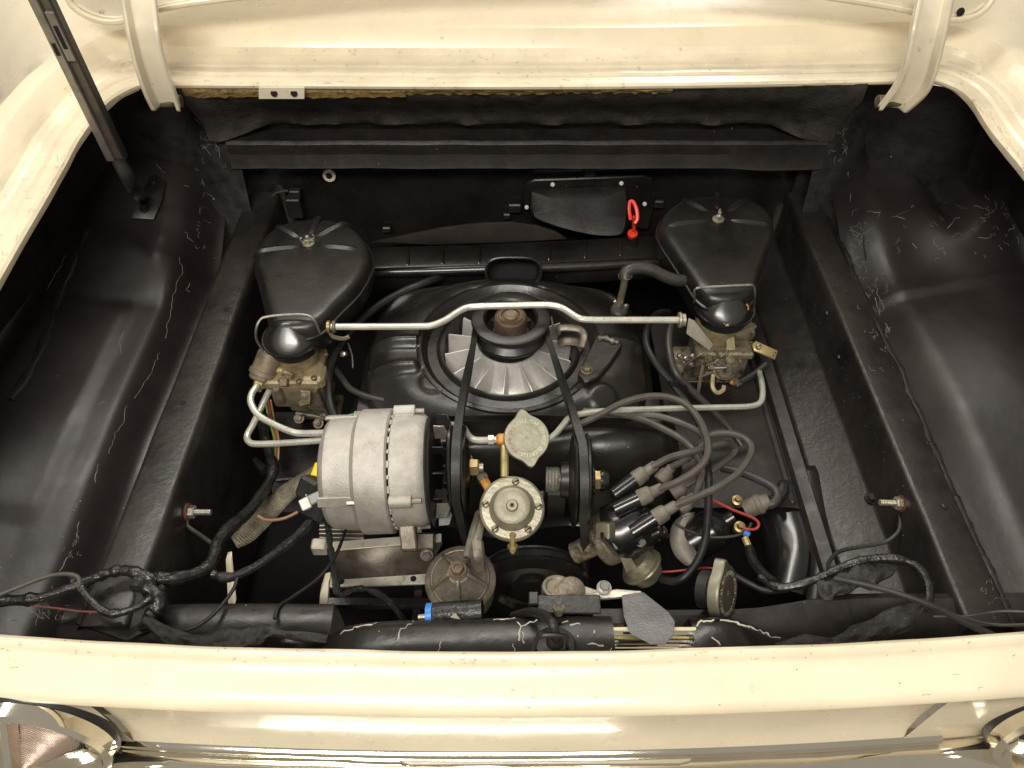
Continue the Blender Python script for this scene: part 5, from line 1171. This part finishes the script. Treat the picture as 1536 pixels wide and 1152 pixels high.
def hinge(le, re, ys, label):
    n = len(le); L = cr([WY(*p, y) for p, y in zip(le, ys)], 6); Rr = cr([WY(*p, y) for p, y in zip(re, ys)], 6)
    rows = []
    for a, c in zip(L, Rr):
        d = (c-a); o = Vector((0, -.013, .002)); e = d.normalized()*.0035
        rows.append([a+o*1.2-e*1.2, a+o*1.2, a+e*.3, a+e*.9+Vector((0, .002, 0)), a+d*.5+Vector((0, .003, 0)), c-e*.9+Vector((0, .002, 0)), c-e*.3, c+o*1.2, c+o*1.2+e*1.2])
    h = MB().loft(rows).build('lid_hinge', 'cream_hinge', car, sharp=24, thick=.0028); h['label'] = label; return h
hl = hinge([(191, -12), (199, 35), (206, 70), (214, 100), (226, 135), (238, 160)], [(234, -12), (239, 35), (244, 70), (252, 100), (262, 130), (272, 161)], [1.105, 1.075, 1.065, 1.062, 1.064, 1.070], 'cream gooseneck lid hinge beside the grey lid prop')
hr = hinge([(1376, -12), (1366, 35), (1359, 72), (1351, 102), (1338, 130), (1316, 160)], [(1420, -12), (1410, 38), (1402, 72), (1394, 104), (1380, 135), (1350, 163)], [1.105, 1.075, 1.065, 1.062, 1.064, 1.070], 'cream gooseneck lid hinge beside the crumpled black corner liner')
for hh, pxy in ((hl, (250, 152)), (hr, (1338, 152))): lathe_part(hh, 'pivot', 'carb_dark', frame(WY(*pxy, 1.078), (1, 0, 0)), [(.009, -.022), (.009, .022), (0, .022)], 16)
pr0 = thing('lid_prop', 'grey steel telescoping lid prop standing in the left bay corner', 'prop', Vector((-.56, .974, .19)))
pb = WY(177, 238, .974); pt = WY(63, -2, .960); dirp = (pt-pb); pt2 = pb+dirp*2.1; Lp = (pt2-pb).length
Mp = frame((pb+pt2)/2, dirp, (1, 0, 0))
MB().box(Mp @ Matrix.Translation((-.0085, 0, 0)), (.011, .014, Lp), .001).build('channel_edge', 'steel_dull', pr0)
MB().box(Mp @ Matrix.Translation((.0035, .003, 0)), (.013, .008, Lp), .0005).build('channel_web', 'bracket_dark', pr0)
MB().box(Mp @ Matrix.Translation((.0115, 0, 0)), (.0035, .013, Lp), .0008).build('channel_flange', 'rail_black', pr0)
Mq = frame(pb, dirp, (1, 0, 0))
hL = (pt-pb).length
MB().box(Mq @ Matrix.Translation((.0035, -.0025, hL*.80)), (.012, .006, hL*.28), .001).build('slider', 'steel_dull', pr0)
MB().box(Mq @ Matrix.Translation((.0035, -.0058, hL*.80)), (.005, .001, hL*.13)).build('slider_slot', 'dark_void', pr0)
MB().box(Mq @ Matrix.Translation((-.0085, -.0073, hL*.735)), (.005, .0008, hL*.07)).build('edge_slot', 'dark_void', pr0)
lathe_part(pr0, 'rivet', 'steel_dull', Mq @ Matrix.Translation((.0035, -.004, hL*.92)) @ Matrix.Rotation(math.pi/2, 4, 'X'), [(.004, 0), (.003, .002), (0, .0024)], 12)
pbk = MB().prism([hit([lfo, c1], a, c, .002)[0] for a, c in ((198, 330), (212, 292), (232, 262), (250, 276), (246, 300), (232, 332))], (0, 0, .003), .0005).build('foot_plate', 'satin_black', pr0)
for px, py in ((232, 273), (218, 315)):
    h = hit([lfo, c1], px, py, .006); bolt(pbk, h[0], h[1], .0055, .007, 'satin_black')
MB().tube([pb, pb+Vector((.004, 0, -.05)), hit([lfo, c1], 215, 300, .002)[0]], .010, 8, 4, .4).build('foot_link', 'satin_black', pr0)

# ------------------------------------------------------------------ bumper and tail lights
b = MB(); BP = [(.246, -.060), (.242, -.043), (.2375, -.0375), (.232, -.0365), (.222, -.039), (.20, -.045), (.17, -.055), (.145, -.08), (.135, -.12), (.14, -.16), (.16, -.18)]
b.loft([[Vector((x, y+bow(x)+.001*hn(x, y, .8), z+.0008*hn(x, y, 1.2))) for (y, z) in BP] for x in xr(-.9, .9, 80)])
bmp = one(b, 'rear_bumper', 'chrome', 'wavy chrome rear bumper below the cream tail panel', 'bumper', sharp=60)
def tail_light(c, label):
    t = thing('tail_light', label, 'tail light', c-Vector((0, 0, .08)), 'round tail lights')
    M = frame(c, (0, -1, .10), (1, 0, 0)); r = .0735
    lathe_part(t, 'gasket', 'rubber_black', M, [(r+.001, -.012), (r+.0030, -.006), (r+.001, -.001)], 64)
    lathe_part(t, 'bezel', 'chrome', M, [(r-.002, -.004), (r+.0015, .0), (r+.0010, .012), (r-.002, .016), (r-.006, .015), (r-.009, .010), (r-.012, .004), (r-.022, -.001), (r-.026, .001), (r-.029, .000), (r-.032, -.004)], 72)
    lathe_part(t, 'lens', 'lens_clear', M, [(r-.031, -.005)] + [(r-.031-.0042*k, -.002+.0035*k+(.0008 if k % 2 else 0)) for k in range(1, 11)] + [(0, .036)], 48)
    for k in range(3):
        a = R(90+120*k); Mk = M @ Matrix.Rotation(a, 4, 'Z')
        bb = MB(); bb.prism([Mk @ Vector(q) for q in ((-.004, -.0035, .030), (r-.030, -.0030, .0), (r-.012, -.0025, .004), (r-.014, -.0025, .010), (.006, -.0030, .044), (-.004, -.0035, .046))], Mk.to_3x3() @ Vector((0, .0065, 0)), .0012); bb.build('spoke', 'chrome', t)
    return t
tail_light(WY(52, 1108, .241), 'round chrome ringed tail light with three spoke ornament under the left flank')
tail_light(WY(1604, 1094, .254), 'round chrome ringed tail light partly hidden under the right flank')

# ------------------------------------------------------------------ paint cracks and flakes
def Zm(pts, ox, oy, s): return [(ox+a/s, oy+c/s) for a, c in pts]
LL = [Zm(q, 0, 384, 3) for q in ([(810, 10), (820, 80), (790, 130), (760, 280), (745, 370)], [(715, 430), (690, 510), (640, 580), (605, 640)], [(570, 670), (560, 740), (520, 800), (490, 890)], [(560, 340), (540, 390), (545, 440)], [(440, 930), (430, 1020)], [(295, 0), (215, 150)], [(450, 660), (470, 655)], [(850, 120), (840, 150), (856, 160)])]
LL += [Zm(q, 0, 0, 3) for q in ([(720, 630), (780, 632)], [(750, 700), (800, 720), (895, 768)], [(700, 735), (745, 780)], [(905, 800), (920, 840)], [(880, 540), (960, 570)], [(970, 640), (990, 710)], [(910, 650), (950, 700)], [(830, 835), (850, 840)], [(930, 870), (955, 885)], [(830, 1040), (870, 1090)])]
LL += [Zm(q, 0, 780, 4.04) for q in ([(180, 600), (300, 545)], [(240, 540), (215, 640)], [(260, 560), (300, 600)], [(430, 190), (420, 220), (390, 250), (360, 310)], [(480, 10), (465, 110)], [(190, 560), (260, 600)], [(60, 215), (72, 222)], [(310, 400), (330, 420)])]
squiggles([lfo, c1, lr], car, LL, 'chip_grey', w=.00042)
RL = [Zm(q, 1200, 180, 4.57) for q in ([(1195, 590), (1270, 610), (1295, 640), (1265, 650)], [(1080, 585), (1145, 605)], [(1240, 660), (1265, 690), (1245, 710)], [(1220, 812), (1290, 815), (1315, 795)], [(1365, 850), (1385, 890)], [(1090, 665), (1050, 700), (1010, 745)], [(460, 625), (545, 632), (530, 670)], [(345, 730), (360, 780), (400, 800)], [(350, 760), (420, 790), (410, 850)], [(640, 265), (655, 260), (650, 290), (640, 285)], [(1350, 735), (1365, 750)], [(1425, 750), (1475, 742)], [(780, 850), (800, 880)], [(350, 500), (345, 560)], [(1485, 640), (1500, 720)], [(1490, 800), (1500, 850)], [(790, 130), (815, 160)], [(640, 660), (720, 680)])]
RL += [Zm(q, 1024, 384, 3) for q in ([(865, 120), (880, 180), (905, 240)], [(870, 190), (890, 270)], [(905, 300), (930, 340)], [(850, 130), (870, 140)], [(880, 200), (905, 200)])]
squiggles([rfo, c2, rr_], car, RL, 'chip_grey', w=.00045)
BL = [Zm(q, 512, 768, 3) for q in ([(685, 485), (780, 480), (810, 520), (800, 580)], [(810, 510), (880, 485)], [(775, 590), (780, 650)], [(990, 495), (1020, 490)], [(1030, 505), (1075, 505)], [(1110, 590), (1180, 602)], [(1215, 610), (1212, 645)], [(435, 630), (450, 580)], [(580, 645), (595, 660)], [(0, 545), (60, 520), (160, 498)], [(250, 580), (270, 530), (325, 492)], [(1135, 530), (1135, 545)], [(820, 590), (815, 540)])]
squiggles([bar1], car, BL, w=.0008)
squiggles([bar2], car, [Zm(q, 1024, 768, 3) for q in ([(60, 510), (80, 490), (140, 485)], [(170, 490), (250, 500), (330, 530), (400, 560), (470, 570), (590, 615)], [(240, 505), (300, 520)], [(135, 560), (170, 600)])], w=.0010)

# chips along the tail lip, the gutter edge and the cross bar; licence recess in the bumper
tp = [o for o in car.children if o.name.startswith('tail_panel')]; gt = [o for o in car.children if o.name.startswith('gutter') and 'bead' not in o.name]
rnd = random.Random(11)
def lip_y(px): return 965+20*(1-((px-768)/768)**2) - (10*max(0, (px-768)/768)**2)
CH = []
for k in range(70):
    px = rnd.uniform(0, 1536); py = lip_y(px)+rnd.choice((-6, -3, 0, 4, 9, 12))+rnd.uniform(-3, 3); L = rnd.uniform(1.0, 6)
    CH.append([(px, py), (px+L, py+rnd.uniform(-1.5, 1.5))])
for k in range(16):
    px = rnd.uniform(0, 1536); py = lip_y(px)+rnd.uniform(20, 80); L = rnd.uniform(2, 12); CH.append([(px, py), (px+L, py+rnd.uniform(-3, 3))])
squiggles(tp, car, CH, 'chip_brown', 'paint_chip', w=.00028)
CH = []
for k in range(14):
    px = rnd.uniform(280, 1330); py = 128-rnd.uniform(2, 9); L = rnd.uniform(2, 14); CH.append([(px, py), (px+L, py+rnd.uniform(-1, 1))])
for k in range(14):
    t_ = rnd.random(); x = 120-105*t_; y = 213+175*t_; o = rnd.uniform(4, 26); CH.append([(x-o, y), (x-o-rnd.uniform(1, 5), y+rnd.uniform(2, 10))])
for k in range(18):
    t_ = rnd.random(); x = 1450+80*t_; y = 140+115*t_; o = rnd.uniform(3, 22); CH.append([(x+o, y), (x+o+rnd.uniform(1, 5), y+rnd.uniform(2, 10))])
squiggles(gt, car, CH, 'chip_brown', 'paint_chip', w=.0003)
def slab(pts, y_, m, name, par): return MB().prism([W(a, c, y_) for a, c in pts], (0, 0, -.004), .0008).build(name, m, par)
lpt = thing('licence_recess', 'dark slotted chrome recess at the centre of the bumper top', 'recess', W(815, 1140, -.045))
slab([(596, 1129), (604, 1126), (1030, 1125), (1042, 1129), (1036, 1142), (1020, 1146), (614, 1148), (600, 1143)], -.0330, 'chrome', 'frame', lpt)
slab([(725, 1131), (735, 1129), (868, 1128), (876, 1131), (866, 1141), (738, 1142)], -.0322, 'dark_void', 'slot', lpt)
slab([(880, 1129), (955, 1128), (955, 1137), (880, 1139)], -.0322, 'trim_cream', 'plate_edge', lpt)

FL = []
for (cx, cy, sx, sy, n) in ((318, 190, 22, 45, 22), (280, 180, 45, 30, 14), (300, 330, 10, 80, 10), (60, 920, 40, 14, 16), (110, 800, 14, 70, 10)):
    for k in range(n):
        x = rnd.gauss(cx, sx*.6); y = rnd.gauss(cy, sy*.6); a = rnd.uniform(0, 6.28); L = rnd.uniform(3, 14); FL.append([(x, y), (x+L*.5*math.cos(a), y+L*.5*math.sin(a)), (x+L*math.cos(a+.7), y+L*math.sin(a+.7))])
squiggles([lfo, c1], car, FL, 'chip_grey', w=.0003)
FL = []
for (cx, cy, sx, sy, n) in ((1290, 375, 12, 50, 26), (1318, 480, 14, 60, 22), (1500, 320, 30, 30, 20), (1260, 220, 20, 25, 14), (1400, 360, 90, 30, 16), (1500, 880, 25, 60, 14)):
    for k in range(n):
        x = rnd.gauss(cx, sx*.6); y = rnd.gauss(cy, sy*.6); a = rnd.uniform(0, 6.28); L = rnd.uniform(3, 14); FL.append([(x, y), (x+L*.5*math.cos(a), y+L*.5*math.sin(a)), (x+L*math.cos(a+.7), y+L*math.sin(a+.7))])
squiggles([rfo, c2, rr_], car, FL, 'chip_grey', w=.0003)
for o in ALL:
    if '_b' in o: del o['_b']
